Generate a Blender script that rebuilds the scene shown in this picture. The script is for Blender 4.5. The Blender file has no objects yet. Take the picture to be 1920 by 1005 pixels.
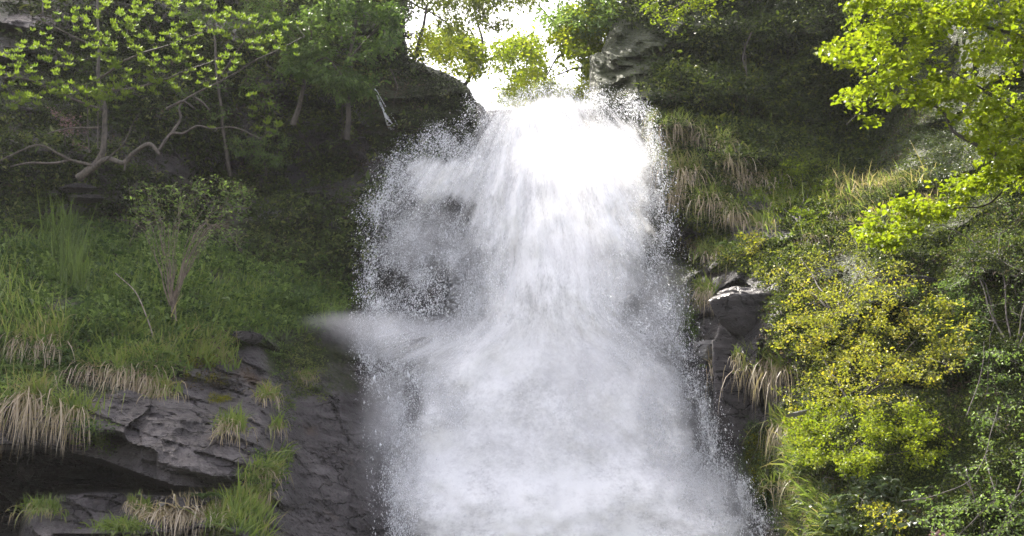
import bpy, math
import numpy as np
SC = bpy.context.scene
COL = SC.collection
R = np.random.default_rng(11)

# ---------------------------------------------------------------- camera
F = 2637.0                       # focal length for a 1920 px wide picture
PITCH = math.radians(15.0)
CAM = np.array([0.0, 0.0, 1.7])
cd = bpy.data.cameras.new("camera"); cam = bpy.data.objects.new("camera", cd); COL.objects.link(cam)
cam.location = CAM; cam.rotation_euler = (math.pi / 2 + PITCH, 0, 0)
cd.sensor_width = 36.0; cd.lens = 36.0 * F / 1920.0; cd.clip_end = 3000; cd.clip_start = 0.1
SC.camera = cam

# ---------------------------------------------------------------- light
SUN = np.array([-0.40, 0.60, 0.80]); SUN /= np.linalg.norm(SUN)
elev = math.asin(SUN[2]); azim = math.atan2(SUN[0], SUN[1])      # clockwise from +Y
w = bpy.data.worlds.new("World"); SC.world = w; w.use_nodes = True
nt = w.node_tree; nt.nodes.clear()
sky = nt.nodes.new("ShaderNodeTexSky"); sky.sky_type = 'NISHITA'; sky.sun_disc = False
sky.sun_elevation = elev; sky.sun_rotation = azim; sky.altitude = 300
sky.air_density = 1.0; sky.dust_density = 2.5; sky.ozone_density = 1.0
bg = nt.nodes.new("ShaderNodeBackground"); bg.inputs['Strength'].default_value = 0.15
wo = nt.nodes.new("ShaderNodeOutputWorld")
hz = nt.nodes.new("ShaderNodeMix"); hz.data_type = 'RGBA'; hz.inputs[0].default_value = 0.6     # thin white overcast in the sky
bw = nt.nodes.new("ShaderNodeRGBToBW"); nt.links.new(sky.outputs[0], bw.inputs[0])
tw = nt.nodes.new("ShaderNodeMix"); tw.data_type = 'RGBA'; tw.blend_type = 'MULTIPLY'; tw.inputs[0].default_value = 1.0
nt.links.new(bw.outputs[0], tw.inputs[6]); tw.inputs[7].default_value = (1.19, 1.03, 0.93, 1)
nt.links.new(sky.outputs[0], hz.inputs[6]); nt.links.new(tw.outputs[2], hz.inputs[7])
nt.links.new(hz.outputs[2], bg.inputs[0]); nt.links.new(bg.outputs[0], wo.inputs[0])
sl = bpy.data.lights.new("sun", 'SUN'); sl.energy = 3.2; sl.angle = math.radians(0.55); sl.color = (1.0, 0.94, 0.84)
so = bpy.data.objects.new("sun", sl); COL.objects.link(so)
from mathutils import Vector
so.rotation_euler = Vector(SUN).to_track_quat('Z', 'Y').to_euler()
so.location = (-20, 60, 70)
SC.view_settings.view_transform = 'Standard'; SC.view_settings.look = 'None'
SC.view_settings.exposure = 2.32; SC.view_settings.gamma = 1.0
cy = SC.cycles
cy.use_denoising = True
cy.max_bounces = 12; cy.diffuse_bounces = 3; cy.glossy_bounces = 2; cy.transmission_bounces = 3
cy.transparent_max_bounces = 24; cy.volume_bounces = 1
cy.sample_clamp_indirect = 6.0; cy.caustics_reflective = False; cy.caustics_refractive = False

# ---------------------------------------------------------------- maths helpers
SP, CP = math.sin(PITCH), math.cos(PITCH)
def P(u, v, D):
    """world point seen at photo pixel (u, v) whose distance along +Y is D"""
    u, v, D = np.broadcast_arrays(np.asarray(u, float), np.asarray(v, float), np.asarray(D, float))
    a = (u - 960.0) / F; b = (502.5 - v) / F
    dy = CP - SP * b; dz = SP + CP * b
    k = D / dy
    return np.stack([CAM[0] + a * k, CAM[1] + dy * k, CAM[2] + dz * k], -1)

def _h(ix, iy, iz, seed):
    n = (ix.astype(np.uint32) * np.uint32(374761393) + iy.astype(np.uint32) * np.uint32(668265263)
         + iz.astype(np.uint32) * np.uint32(2147483647) + np.uint32((seed * 97531 + 12345) & 0xffffffff))
    n = (n ^ (n >> np.uint32(13))) * np.uint32(1274126177)
    n = (n ^ (n >> np.uint32(16))) * np.uint32(2246822519)
    n = n ^ (n >> np.uint32(15))
    return n.astype(np.float64) / 4294967295.0 * 2 - 1

def vnoise(p, seed=0):
    p = np.asarray(p, float); i = np.floor(p).astype(np.int64); f = p - i
    f = f * f * (3 - 2 * f); out = 0
    for dx in (0, 1):
        wx = f[..., 0] if dx else 1 - f[..., 0]
        for dy in (0, 1):
            wy = f[..., 1] if dy else 1 - f[..., 1]
            for dz in (0, 1):
                wz = f[..., 2] if dz else 1 - f[..., 2]
                out = out + wx * wy * wz * _h(i[..., 0] + dx, i[..., 1] + dy, i[..., 2] + dz, seed)
    return out

def fbm(p, octv=4, seed=0, gain=0.5):
    o = 0; a = 1.0; t = 0
    p = np.asarray(p, float)
    for k in range(octv):
        o = o + a * vnoise(p * 2 ** k + 17.3 * k, seed + k); t += a; a *= gain
    return o / t

def sst(x, a, b):
    t = np.clip((x - a) / (b - a), 0, 1); return t * t * (3 - 2 * t)

def sdp(u, v, pts):
    """signed distance in pixels to a polygon, negative inside"""
    u = np.asarray(u, float); v = np.asarray(v, float)
    pts = np.asarray(pts, float); best = np.full(u.shape, 1e18); ins = np.zeros(u.shape, bool)
    n = len(pts)
    for i in range(n):
        ax, ay = pts[i]; bx, by = pts[(i + 1) % n]
        ex, ey = bx - ax, by - ay; wx, wy = u - ax, v - ay
        t = np.clip((wx * ex + wy * ey) / (ex * ex + ey * ey + 1e-9), 0, 1)
        d = (wx - t * ex) ** 2 + (wy - t * ey) ** 2
        best = np.minimum(best, d)
        c = ((ay <= v) & (by > v)) | ((by <= v) & (ay > v))
        xx = ax + (v - ay) / (by - ay + 1e-12) * ex
        ins ^= c & (u < xx)
    return np.where(ins, -1, 1) * np.sqrt(best)

def rbf(u, v, tab, s=70.0):
    """smooth depth from scattered control points (u, v, value)"""
    t = np.asarray(tab, float); sh = u.shape; u = u.ravel(); v = v.ravel()
    out = np.empty(u.shape)
    for a in range(0, len(u), 60000):
        d2 = (u[a:a+60000, None] - t[None, :, 0]) ** 2 + (1.25 * (v[a:a+60000, None] - t[None, :, 1])) ** 2
        wt = np.exp(-d2 / (2 * s * s)) + 1e-3 / (1 + (d2 / (s * s)) ** 2)
        out[a:a+60000] = (wt * t[None, :, 2]).sum(1) / wt.sum(1)
    return out.reshape(sh)

# ---------------------------------------------------------------- scene helpers
def new_obj(name, data=None, parent=None):
    o = bpy.data.objects.new(name, data); COL.objects.link(o)
    if parent is not None:
        o.parent = parent
    return o
def tag(o, label, cat, group=None, kind=None):
    if label: o["label"] = label
    if cat: o["category"] = cat
    if group: o["group"] = group
    if kind: o["kind"] = kind
    return o
def empty(name, loc):
    o = new_obj(name); o.location = loc; o.empty_display_size = 0.3
    return o

def mk(name, V, faces, mat, parent=None, attrs=None, smooth=False, origin=None, uv=None):
    """faces: list of int arrays (n, k). attrs: {name: per-vertex float}"""
    V = np.asarray(V, float)
    org = np.zeros(3)
    if parent is not None:
        org = np.array(parent.location)
    elif origin is not None:
        org = np.asarray(origin, float)
    V = V - org
    me = bpy.data.meshes.new(name)
    faces = [np.asarray(f, np.int32) for f in faces if len(f)]
    nl = sum(f.size for f in faces); nf = sum(len(f) for f in faces)
    me.vertices.add(len(V)); me.vertices.foreach_set('co', V.astype(np.float32).ravel())
    me.loops.add(nl); me.loops.foreach_set('vertex_index', np.concatenate([f.ravel() for f in faces]))
    me.polygons.add(nf)
    tot = np.concatenate([np.full(len(f), f.shape[1], np.int32) for f in faces])
    st = np.concatenate([[0], np.cumsum(tot)[:-1]]).astype(np.int32)
    me.polygons.foreach_set('loop_start', st)
    me.polygons.foreach_set('use_smooth', np.full(nf, bool(smooth)))
    me.update(calc_edges=True)
    for k, a in (attrs or {}).items():
        at = me.attributes.new(k, 'FLOAT', 'POINT'); at.data.foreach_set('value', np.asarray(a, np.float32))
    if uv is not None:
        at = me.attributes.new('flow', 'FLOAT_VECTOR', 'POINT')
        at.data.foreach_set('vector', np.asarray(uv, np.float32).ravel())
    if mat is not None: me.materials.append(mat)
    o = new_obj(name, me, parent)
    if parent is None: o.location = org
    return o

class Bag:
    """collects verts / faces / tint for ONE mesh"""
    def __init__(s): s.V = []; s.F = {}; s.A = []; s.n = 0
    def add(s, V, F, a):
        V = np.asarray(V, float).reshape(-1, 3)
        F = np.asarray(F, np.int64)
        s.F.setdefault(F.shape[1], []).append(F + s.n)
        s.V.append(V); s.A.append(np.broadcast_to(np.asarray(a, float), (len(V),)).copy()); s.n += len(V)
    def build(s, name, mat, parent=None, smooth=False, origin=None):
        return mk(name, np.concatenate(s.V), [np.concatenate(f) for f in s.F.values()], mat, parent,
                  {'tint': np.concatenate(s.A)}, smooth, origin)

def nrm(a):
    return a / (np.linalg.norm(a, axis=-1, keepdims=True) + 1e-9)

def leaves(bag, pos, dirv, nor, L, W, tint, fold=0.25, point=0.6):
    """folded leaves of six points each"""
    n = len(pos)
    if n == 0: return
    L = np.broadcast_to(L, (n,))[:, None]; W = np.broadcast_to(W, (n,))[:, None]
    d = nrm(dirv); s = nrm(np.cross(d, nor)); m = nrm(np.cross(s, d))
    up = m * W * fold
    b = pos; t = pos + d * L - m * L * 0.12
    V = np.stack([b, b + d * L * 0.3 + s * W * .5 + up, b + d * L * 0.72 + s * W * .5 * point + up, t,
                  b + d * L * 0.72 - s * W * .5 * point + up, b + d * L * 0.3 - s * W * .5 + up], 1)
    i = np.arange(n)[:, None] * 6
    Fq = np.concatenate([i + np.array([0, 1, 2, 3]), i + np.array([0, 3, 4, 5])])
    bag.add(V, Fq, np.repeat(tint, 6))

def tube(bag, pts, rad, sides=6, tint=0.5):
    pts = np.asarray(pts, float); n = len(pts)
    rad = np.broadcast_to(np.asarray(rad, float), (n,))
    t = nrm(np.gradient(pts, axis=0))
    ref = np.array([0.13, 0.29, 0.95]) if abs(t[0][2]) < 0.9 else np.array([1.0, 0.1, 0.0])
    a = nrm(np.cross(t, ref)); b = np.cross(t, a)
    ang = np.arange(sides) / sides * 2 * math.pi
    V = pts[:, None] + rad[:, None, None] * (a[:, None] * np.cos(ang)[None, :, None] + b[:, None] * np.sin(ang)[None, :, None])
    i = np.arange(n - 1)[:, None] * sides; j = np.arange(sides)[None, :]; k = (j + 1) % sides
    Fq = np.stack([i + j, i + k, i + sides + k, i + sides + j], -1).reshape(-1, 4)
    bag.add(V, Fq, tint)

def smooth_line(pts, n=24, wob=0.0, rng=R, seed=None):
    """Catmull-Rom through pts"""
    pts = np.asarray(pts, float); m = len(pts)
    q = np.vstack([2 * pts[0] - pts[1], pts, 2 * pts[-1] - pts[-2]])
    t = np.linspace(0, m - 1 - 1e-6, n); i = t.astype(int); f = (t - i)[:, None]
    p0, p1, p2, p3 = q[i], q[i + 1], q[i + 2], q[i + 3]
    o = 0.5 * ((2 * p1) + (-p0 + p2) * f + (2 * p0 - 5 * p1 + 4 * p2 - p3) * f ** 2 + (-p0 + 3 * p1 - 3 * p2 + p3) * f ** 3)
    if wob:
        o = o + wob * np.stack([vnoise(o * 1.7 + 5, k + 40) for k in range(3)], -1)
    return o

# ---------------------------------------------------------------- materials
def M(name):
    m = bpy.data.materials.new(name); m.use_nodes = True
    t = m.node_tree; t.nodes.clear(); return m, t
def N(t, k, **kw):
    n = t.nodes.new(k)
    for a, b in kw.items():
        if hasattr(n, a): setattr(n, a, b)
        else: n.inputs[a.replace('_', ' ')].default_value = b
    return n
def ramp(t, stops, src, interp='LINEAR'):
    r = t.nodes.new('ShaderNodeValToRGB'); r.color_ramp.interpolation = interp
    e = r.color_ramp.elements
    while len(e) > 1: e.remove(e[-1])
    e[0].position = stops[0][0]; e[0].color = (*stops[0][1], 1)
    for p, c in stops[1:]:
        x = e.new(p); x.color = (*c, 1)
    t.links.new(src, r.inputs[0]); return r.outputs[0]
def attr(t, name): 
    a = t.nodes.new('ShaderNodeAttribute'); a.attribute_name = name; return a
def noise(t, scale, detail=6, rough=0.6, vec=None, dist=0.0):
    n = t.nodes.new('ShaderNodeTexNoise'); n.inputs['Scale'].default_value = scale
    n.inputs['Detail'].default_value = detail; n.inputs['Roughness'].default_value = rough
    n.inputs['Distortion'].default_value = dist
    if vec is not None: t.links.new(vec, n.inputs['Vector'])
    return n.outputs['Fac']
def mixc(t, f, a, b, mode='MIX'):
    m = t.nodes.new('ShaderNodeMix'); m.data_type = 'RGBA'; m.blend_type = mode
    for k, x in ((0, f), (6, a), (7, b)):
        if hasattr(x, 'node'): t.links.new(x, m.inputs[k])
        else: m.inputs[k].default_value = x if not isinstance(x, tuple) else (*x, 1)
    return m.outputs[2]
def mth(t, op, a, b=0.0, c=0.0, clamp=False):
    m = t.nodes.new('ShaderNodeMath'); m.operation = op; m.use_clamp = clamp
    for k, x in enumerate((a, b, c)):
        if hasattr(x, 'node'): t.links.new(x, m.inputs[k])
        else: m.inputs[k].default_value = x
    return m.outputs[0]
def geo_pos(t, sc=(1, 1, 1), rot=(0, 0, 0)):
    g = t.nodes.new('ShaderNodeNewGeometry'); mp = t.nodes.new('ShaderNodeMapping')
    mp.inputs['Scale'].default_value = sc; mp.inputs['Rotation'].default_value = rot
    t.links.new(g.outputs['Position'], mp.inputs['Vector']); return mp.outputs[0]

def rock_material(name, dark=(0.022, 0.019, 0.020), mid=(0.058, 0.050, 0.051), light=(0.15, 0.135, 0.135), tilt=0.25, rough=0.33):
    m, t = M(name)
    p = geo_pos(t); ps = geo_pos(t, (0.55, 0.55, 3.6), (0, tilt, 0))
    n1 = noise(t, 0.9, 8, 0.62, p); n2 = noise(t, 1.4, 8, 0.68, ps); n3 = noise(t, 9.0, 5, 0.6, p)
    f = mth(t, 'ADD', mth(t, 'MULTIPLY', n1, 0.42), mth(t, 'ADD', mth(t, 'MULTIPLY', n2, 0.4), mth(t, 'MULTIPLY', n3, 0.18)))
    c = ramp(t, [(0.36, dark), (0.5, mid), (0.66, light)], f)
    # joints and cracks
    vo = t.nodes.new('ShaderNodeTexVoronoi'); vo.feature = 'DISTANCE_TO_EDGE'; vo.inputs['Scale'].default_value = 1.0
    wv = t.nodes.new('ShaderNodeVectorMath'); wv.operation = 'ADD'
    nv_ = t.nodes.new('ShaderNodeTexNoise'); nv_.inputs['Scale'].default_value = 1.6; nv_.inputs['Detail'].default_value = 5; t.links.new(p, nv_.inputs['Vector'])
    t.links.new(geo_pos(t, (0.75, 0.75, 2.3), (0, tilt, 0)), wv.inputs[0]); t.links.new(nv_.outputs['Color'], wv.inputs[1]); t.links.new(wv.outputs[0], vo.inputs['Vector'])
    cr = ramp(t, [(0.0, (0, 0, 0)), (0.045, (1, 1, 1))], vo.outputs['Distance'])
    cr = mth(t, 'MAXIMUM', cr, ramp(t, [(0.47, (0, 0, 0)), (0.56, (1, 1, 1))], noise(t, 0.6, 3, 0.5, p)))
    c = mixc(t, cr, mixc(t, 1.0, c, (0.22, 0.20, 0.20), 'MULTIPLY'), c)
    # rusty and lichen patches
    nr = noise(t, 0.55, 4, 0.6, geo_pos(t, (1, 1, 1.6)))
    c = mixc(t, ramp(t, [(0.60, (0, 0, 0)), (0.72, (0.45, 0.45, 0.45))], nr), c, (0.13, 0.075, 0.035))
    c = mixc(t, mth(t, 'MULTIPLY', attr(t, 'wet').outputs['Fac'], 0.72), c, mixc(t, 1.0, c, (0.20, 0.185, 0.19), 'MULTIPLY'))
    # soil and moss from the vertex attribute
    a = attr(t, 'moss'); nm = noise(t, 5.0, 6, 0.7, p)
    mf = ramp(t, [(0.42, (0, 0, 0)), (0.58, (1, 1, 1))], mth(t, 'ADD', mth(t, 'MULTIPLY', a.outputs['Fac'], 0.75), mth(t, 'MULTIPLY', mth(t, 'SUBTRACT', nm, 0.35), 0.55)))
    cm = ramp(t, [(0.3, (0.012, 0.013, 0.006)), (0.5, (0.032, 0.040, 0.012)), (0.7, (0.07, 0.085, 0.02))], noise(t, 14, 4, 0.7, p))
    c = mixc(t, mf, c, cm)
    b = N(t, 'ShaderNodeBsdfPrincipled'); t.links.new(c, b.inputs['Base Color'])
    rr = N(t, 'ShaderNodeMapRange'); t.links.new(n3, rr.inputs[0]); rr.inputs[1].default_value = .3; rr.inputs[2].default_value = .7
    rr.inputs[3].default_value = rough - .12; rr.inputs[4].default_value = rough + .22
    t.links.new(mth(t, 'ADD', rr.outputs[0], mth(t, 'MULTIPLY', mf, 0.4)), b.inputs['Roughness'])
    b.inputs['Specular IOR Level'].default_value = 0.42
    bm = N(t, 'ShaderNodeBump'); bm.inputs['Strength'].default_value = 0.9; bm.inputs['Distance'].default_value = 0.32
    h = mth(t, 'ADD', mth(t, 'MULTIPLY', n2, 0.8), mth(t, 'ADD', mth(t, 'MULTIPLY', n3, 0.25), mth(t, 'ADD', mth(t, 'MULTIPLY', noise(t, 30, 4, 0.6, p), 0.14), mth(t, 'MULTIPLY', cr, 0.5))))
    t.links.new(h, bm.inputs['Height']); t.links.new(bm.outputs[0], b.inputs['Normal'])
    o = N(t, 'ShaderNodeOutputMaterial'); t.links.new(b.outputs[0], o.inputs[0])
    return m

def leaf_material(name, stops, trans=0.45, gloss=0.35, rough=0.45):
    m, t = M(name)
    a = attr(t, 'tint'); c = ramp(t, stops, a.outputs['Fac'])
    b = N(t, 'ShaderNodeBsdfPrincipled'); t.links.new(c, b.inputs['Base Color'])
    b.inputs['Roughness'].default_value = rough; b.inputs['Specular IOR Level'].default_value = gloss
    tr = N(t, 'ShaderNodeBsdfTranslucent')
    ct = mixc(t, 1.0, c, (1.25, 1.3, 0.6), 'MULTIPLY')
    t.links.new(ct, tr.inputs[0])
    mx = N(t, 'ShaderNodeMixShader'); mx.inputs[0].default_value = trans
    t.links.new(b.outputs[0], mx.inputs[1]); t.links.new(tr.outputs[0], mx.inputs[2])
    o = N(t, 'ShaderNodeOutputMaterial'); t.links.new(mx.outputs[0], o.inputs[0])
    return m

def bark_material(name, c1, c2, scale=14):
    m, t = M(name)
    n = noise(t, scale, 6, 0.65, geo_pos(t, (1, 1, 0.35)))
    c = ramp(t, [(0.35, c1), (0.65, c2)], n)
    b = N(t, 'ShaderNodeBsdfPrincipled'); t.links.new(c, b.inputs['Base Color']); b.inputs['Roughness'].default_value = 0.8
    bm = N(t, 'ShaderNodeBump'); bm.inputs['Strength'].default_value = 0.6; bm.inputs['Distance'].default_value = 0.02
    t.links.new(n, bm.inputs['Height']); t.links.new(bm.outputs[0], b.inputs['Normal'])
    o = N(t, 'ShaderNodeOutputMaterial'); t.links.new(b.outputs[0], o.inputs[0])
    return m

MR = rock_material("wet_slate")
MRW = rock_material("soaked_slate", dark=(0.015, 0.014, 0.016), mid=(0.04, 0.038, 0.042), light=(0.09, 0.087, 0.09), rough=0.35)
MRP = rock_material("pale_slate", dark=(0.10, 0.095, 0.09), mid=(0.26, 0.25, 0.235), light=(0.42, 0.41, 0.38), rough=0.5)

# ---------------------------------------------------------------- terrain depth fields
def strata(p, dip, step, amp, seed):
    """saw-tooth beds: each bed leans out at its foot and is undercut below"""
    s = (p[..., 2] + dip * p[..., 0]) / step + 0.55 * fbm(p * np.array([0.30, 0.30, 0.5]), 3, seed) + 0.10 * vnoise(p * 2.1, seed + 9)
    jx = p[..., 0] / (step * 2.6) + 0.25 * p[..., 2] / step + 0.35 * vnoise(p * 0.8, seed + 13)
    j = np.floor(jx); s = s + 0.38 * _h(j.astype(np.int64), np.zeros_like(j, dtype=np.int64), np.zeros_like(j, dtype=np.int64), seed + 21)   # joints shift the beds
    i = np.floor(s); f = s - i
    a = 0.35 + 0.65 * (0.5 + 0.5 * _h(i.astype(np.int64), np.zeros_like(i, dtype=np.int64), np.floor(p[..., 0] * .22 + i * .37).astype(np.int64), seed + 3))
    edge = np.clip(f / 0.10, 0, 1)                       # undercut
    prof = (1 - edge) * 1.0 + edge * (f ** 1.0)
    jo = _h(j.astype(np.int64), i.astype(np.int64), np.zeros_like(i, dtype=np.int64), seed + 31)
    present = sst(fbm(p * 0.33 + 7, 3, seed + 41), -0.35, 0.15)
    return amp * (a * prof * present + 0.35 * jo + 0.35 * (jx - j - .5) * np.roll(jo, 1) * 0 + 0.3 * (jx - j - .5) * _h(j.astype(np.int64), i.astype(np.int64), np.ones_like(i, dtype=np.int64), seed + 51))

LT = [(-450,-520,58),(0,-520,58),(400,-520,60),(-450,-400,57),(0,-400,57),(400,-400,59),(800,-400,62),(-450,-260,55),(0,-260,55),(400,-260,58),(800,-260,60),(-450,-150,53),(0,-150,53),(400,-150,54.5),(750,-150,56),(950,-150,60),
 (-450,-60,50),(0,-60,49),(400,-60,50),(750,-60,50),
 (-400,0,43),(0,0,44),(300,0,46),(600,0,46.5),(750,0,47),
 (-400,100,42),(0,100,43),(150,100,44.5),(300,100,45.5),(600,100,46),(750,100,46.5),
 (-400,200,40.5),(0,200,41),(150,200,41.5),(300,200,43.5),(450,200,45),(600,200,45),(700,200,45),(850,200,44),
 (-400,300,39),(0,300,39.7),(160,300,39.6),(300,300,42.5),(420,300,44.5),(550,300,44.5),(700,300,44),(830,300,43),
 (-400,380,39.5),(0,380,40),(150,380,40.2),(300,380,43),(450,380,44),(600,380,43),(720,380,42.8),
 (-400,440,38.6),(0,440,38.8),(150,440,39.2),(300,440,40.5),(450,440,42),(600,440,42),(700,440,41.5),
 (-400,520,36),(0,520,36.4),(150,520,36.8),(300,520,37.6),(450,520,39),(600,520,40.2),(720,520,40.5),
 (-400,600,34),(0,600,34.4),(150,600,34.9),(300,600,35.6),(450,600,36.9),(600,600,38.6),(720,600,39.4),
 (-400,650,33),(0,650,33.3),(150,650,33.9),(300,650,34.4),(450,650,35.8),(600,650,38.2),(720,650,39.2),
 (-400,710,32.6),(0,710,32.8),(150,710,33.1),(300,710,33.4),(450,710,34.6),(600,710,37.2),(720,710,38.5),
 (-400,790,32.2),(0,790,32.2),(150,790,32.1),(300,790,32.0),(450,790,33.2),(600,790,36.0),(720,790,37.6),
 (-400,870,32),(0,870,31.9),(150,870,31.6),(300,870,31.2),(450,870,31.8),(600,870,34.9),(720,870,36.8),
 (-400,950,31.6),(0,950,31.4),(150,950,31.2),(300,950,31.0),(450,950,31.2),(600,950,33.8),(720,950,36),
 (-400,1060,30),(0,1060,30),(150,1060,29.8),(300,1060,29.6),(450,1060,29.8),(600,1060,32.4),(720,1060,34.8),
 (-400,1250,26),(0,1250,26),(300,1250,26),(600,1250,28),(800,1250,30)]
CAVE = [(-500,835),(60,835),(190,862),(270,892),(330,912),(420,917),(478,908),(512,905),(498,925),(420,932),(300,930),(200,922),(120,928),(60,945),(40,1010),(-500,1010)]
NICHE = [(60,400),(250,392),(330,330),(520,250),(640,270),(690,300),(700,360),(520,400),(420,450),(300,430),(120,430)]
LEDGE2 = [(118,960),(180,935),(330,945),(460,950),(430,985),(250,1000),(170,990)]
def D_left(u, v):
    d = rbf(u, v, LT, 62)
    p = P(u, v, d)
    rock = 1 - 0.75 * sst(-sdp(u, v, [(-500,420),(650,430),(700,560),(480,640),(330,650),(200,700),(-500,740)]), -30, 30)
    smoothslab = sst(-sdp(u, v, [(505,650),(760,600),(800,1100),(520,1100),(530,900),(500,760)]), -20, 30)
    st = strata(p, 0.22, 1.45, 1.25, 3) + 0.42 * strata(p, 0.30, 0.6, 0.6, 7)
    d = d + (st - 0.45) * rock * (1 - 0.8 * smoothslab)
    d = d + 0.9 * fbm(p * 0.45, 4, 21) * (1 - .6 * smoothslab) + 0.30 * fbm(p * 1.7, 5, 25, .68)
    d = d + 5.0 * sst(-sdp(u, v, CAVE), -1, 9) * (1 + 0.1 * vnoise(p * 1.5, 4))
    d = d + 1.4 * sst(-sdp(u, v, NICHE), -15, 45)
    d = d + 1.3 * sst(-sdp(u, v, [(100,1003),(260,1003),(430,988),(440,1010),(420,1030),(100,1030)]), -3, 8)
    return d
LM = [(-480,-540),(200,-540),(420,-340),(600,-160),(700,-80),(764,-40),(766,0),(757,58),(768,108),(800,122),(850,142),(880,166),(891,190),(893,235),(900,300),(880,420),(840,560),(800,700),(800,1000),(830,1250),(-480,1250)]

RT = [(1215,420,44.5),(1220,520,43.8),(1225,600,43),(1235,700,42),(1250,800,41.3),(1275,900,40.6),(1300,1000,39.8),(1280,760,40.6),(1320,920,39),
 (1120,-150,60),(1400,-150,58),(1700,-150,54),(2000,-150,50),(2400,-150,48),
 (1130,-60,48),(1400,-60,48),(1700,-60,46),(2000,-60,43),(2400,-60,40),
 (1130,60,46),(1300,60,46),(1500,60,46),(1700,60,44),(1900,60,38),(2300,60,34),
 (1120,160,45),(1250,160,44.5),(1400,160,45),(1600,160,45.5),(1750,160,43),(1900,160,37),(2300,160,33),
 (1130,240,44.5),(1225,225,41.5),(1330,240,41.2),(1450,240,44.5),(1600,240,45),(1750,260,41),(1900,240,36),(2300,240,32),
 (1240,300,41.2),(1330,310,40.8),(1450,310,41.2),(1600,320,43),(1720,320,38),(1900,320,34.5),(2300,320,31),
 (1260,370,41.5),(1330,380,40.3),(1420,370,40.2),(1540,380,40),(1640,370,36.5),(1760,370,34.5),(1900,370,33),(2300,370,30),
 (1290,440,41.6),(1350,440,39.3),(1450,440,38.2),(1560,440,36.5),(1700,440,33.8),(1900,440,32),(2300,440,29),
 (1300,520,40.5),(1330,500,38.4),(1400,520,36.6),(1500,510,35),(1700,510,32.6),(1900,510,31),(2300,510,28),
 (1310,600,39.4),(1345,580,36.2),(1420,600,35),(1500,600,33.4),(1700,600,31.4),(1900,600,30),(2300,600,27),
 (1310,700,39.2),(1350,690,36.2),(1410,690,35),(1460,690,32.6),(1550,700,31.4),(1700,700,30),(1900,700,29),(2300,700,26),
 (1330,800,38.6),(1390,800,36),(1440,790,34),(1490,790,31.2),(1600,800,29.8),(1750,800,28.8),(1900,800,28),(2300,800,25),
 (1370,900,37),(1420,900,35),(1470,900,31.5),(1550,900,29.6),(1700,900,28),(1900,900,27),(2300,900,24),
 (1400,1000,36),(1450,1000,33.5),(1510,1000,29.6),(1600,1000,27.6),(1750,1000,26.6),(1900,1000,26),(2300,1000,23),
 (1400,1250,32),(1550,1250,26),(1900,1250,23),(2300,1250,21)]
NOTCH = [([(1222,196),(1400,188),(1450,214),(1400,238),(1300,232),(1235,226)], 1.5, 9),
         ([(1530,200),(1640,150),(1720,220),(1700,340),(1620,350),(1545,300)], 2.4, 26),
         ([(1235,425),(1335,432),(1318,500),(1270,530),(1245,490)], 1.6, 12),
         ([(1130,208),(1214,215),(1222,300),(1180,330)], 1.2, 10),
         ([(1225,95),(1420,105),(1500,60),(1530,100),(1440,150),(1260,130)], 1.4, 12),
         ([(1150,-60),(1560,-40),(1560,20),(1400,40),(1160,30)], 1.2, 16),
         ([(1330,640),(1352,640),(1350,760),(1330,750)], .9, 7), ([(1425,640),(1445,650),(1440,780),(1425,760)], .9, 7)]
def D_right(u, v):
    d = rbf(u, v, RT, 55)
    p = P(u, v, d)
    st = strata(p, -0.12, 1.7, 1.2, 33) + 0.4 * strata(p, -0.1, 0.5, 0.5, 37)
    d = d + (st - 0.5) * 0.8 + 0.9 * fbm(p * 0.5, 4, 51) + 0.2 * fbm(p * 2.2, 3, 55)
    up = sst(v, 420, 300) * sst(u, 1800, 1650)
    d = d + up * (1.3 * fbm(p * np.array([0.75, .75, .6]), 4, 57, .6) + .5 * np.abs(vnoise(p * np.array([1.6, 1.6, .7]), 59)))
    for q, dep, s0 in NOTCH: d = d + dep * sst(-sdp(u, v, q), -s0, s0 * 1.6)
    return d
RM = [(1165,-220),(1166,0),(1142,58),(1128,95),(1106,104),(1104,160),(1112,205),(1150,260),(1175,420),(1200,600),(1215,800),(1240,1000),(1260,1250),(2380,1250),(2380,-220)]

BT = [(560,200,47),(760,200,47),(900,205,46.5),(1000,212,47),(1150,200,46.5),(1400,200,47),
 (560,300,45.5),(900,300,45.6),(1150,300,45.4),(1400,300,45.5),
 (560,450,44.4),(800,450,44.6),(1000,450,44),(1200,450,44),(1400,450,43.5),
 (560,590,42),(700,590,42.2),(850,590,43),(1000,590,42.6),(1200,590,42.5),(1400,590,42),
 (600,660,40.6),(800,660,41),(1000,660,41.4),(1250,660,41),(1400,660,40.5),
 (600,800,39.5),(900,800,40),(1250,800,40),(1450,800,39),
 (600,1000,37.5),(900,1000,38),(1250,1000,38),(1450,1000,37),(600,1250,34),(1000,1250,34),(1450,1250,34)]
def D_back(u, v):
    d = rbf(u, v, BT, 75); p = P(u, v, d)
    return d + 0.6 * (strata(p, 0.1, 1.6, 1.2, 63) - .5) + 0.8 * fbm(p * 0.5, 4, 71) + 0.15 * fbm(p * 2.5, 3, 75)
BM = [(520,225),(700,225),(880,222),(920,206),(1000,204),(1060,202),(1120,205),(1500,200),(1500,1250),(520,1250)]

def rolled(Df, poly, roll):
    def g(u, v):
        sd = sdp(u, v, poly); e = np.clip(1 + sd / roll, 0, 1)
        return Df(u, v) + (roll / 14.0) * (1 - np.sqrt(np.clip(1 - e ** 2, 0, 1)))
    return g
S_left = rolled(D_left, LM, 24); S_right = rolled(D_right, RM, 24); S_back = rolled(D_back, BM, 30)

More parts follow.
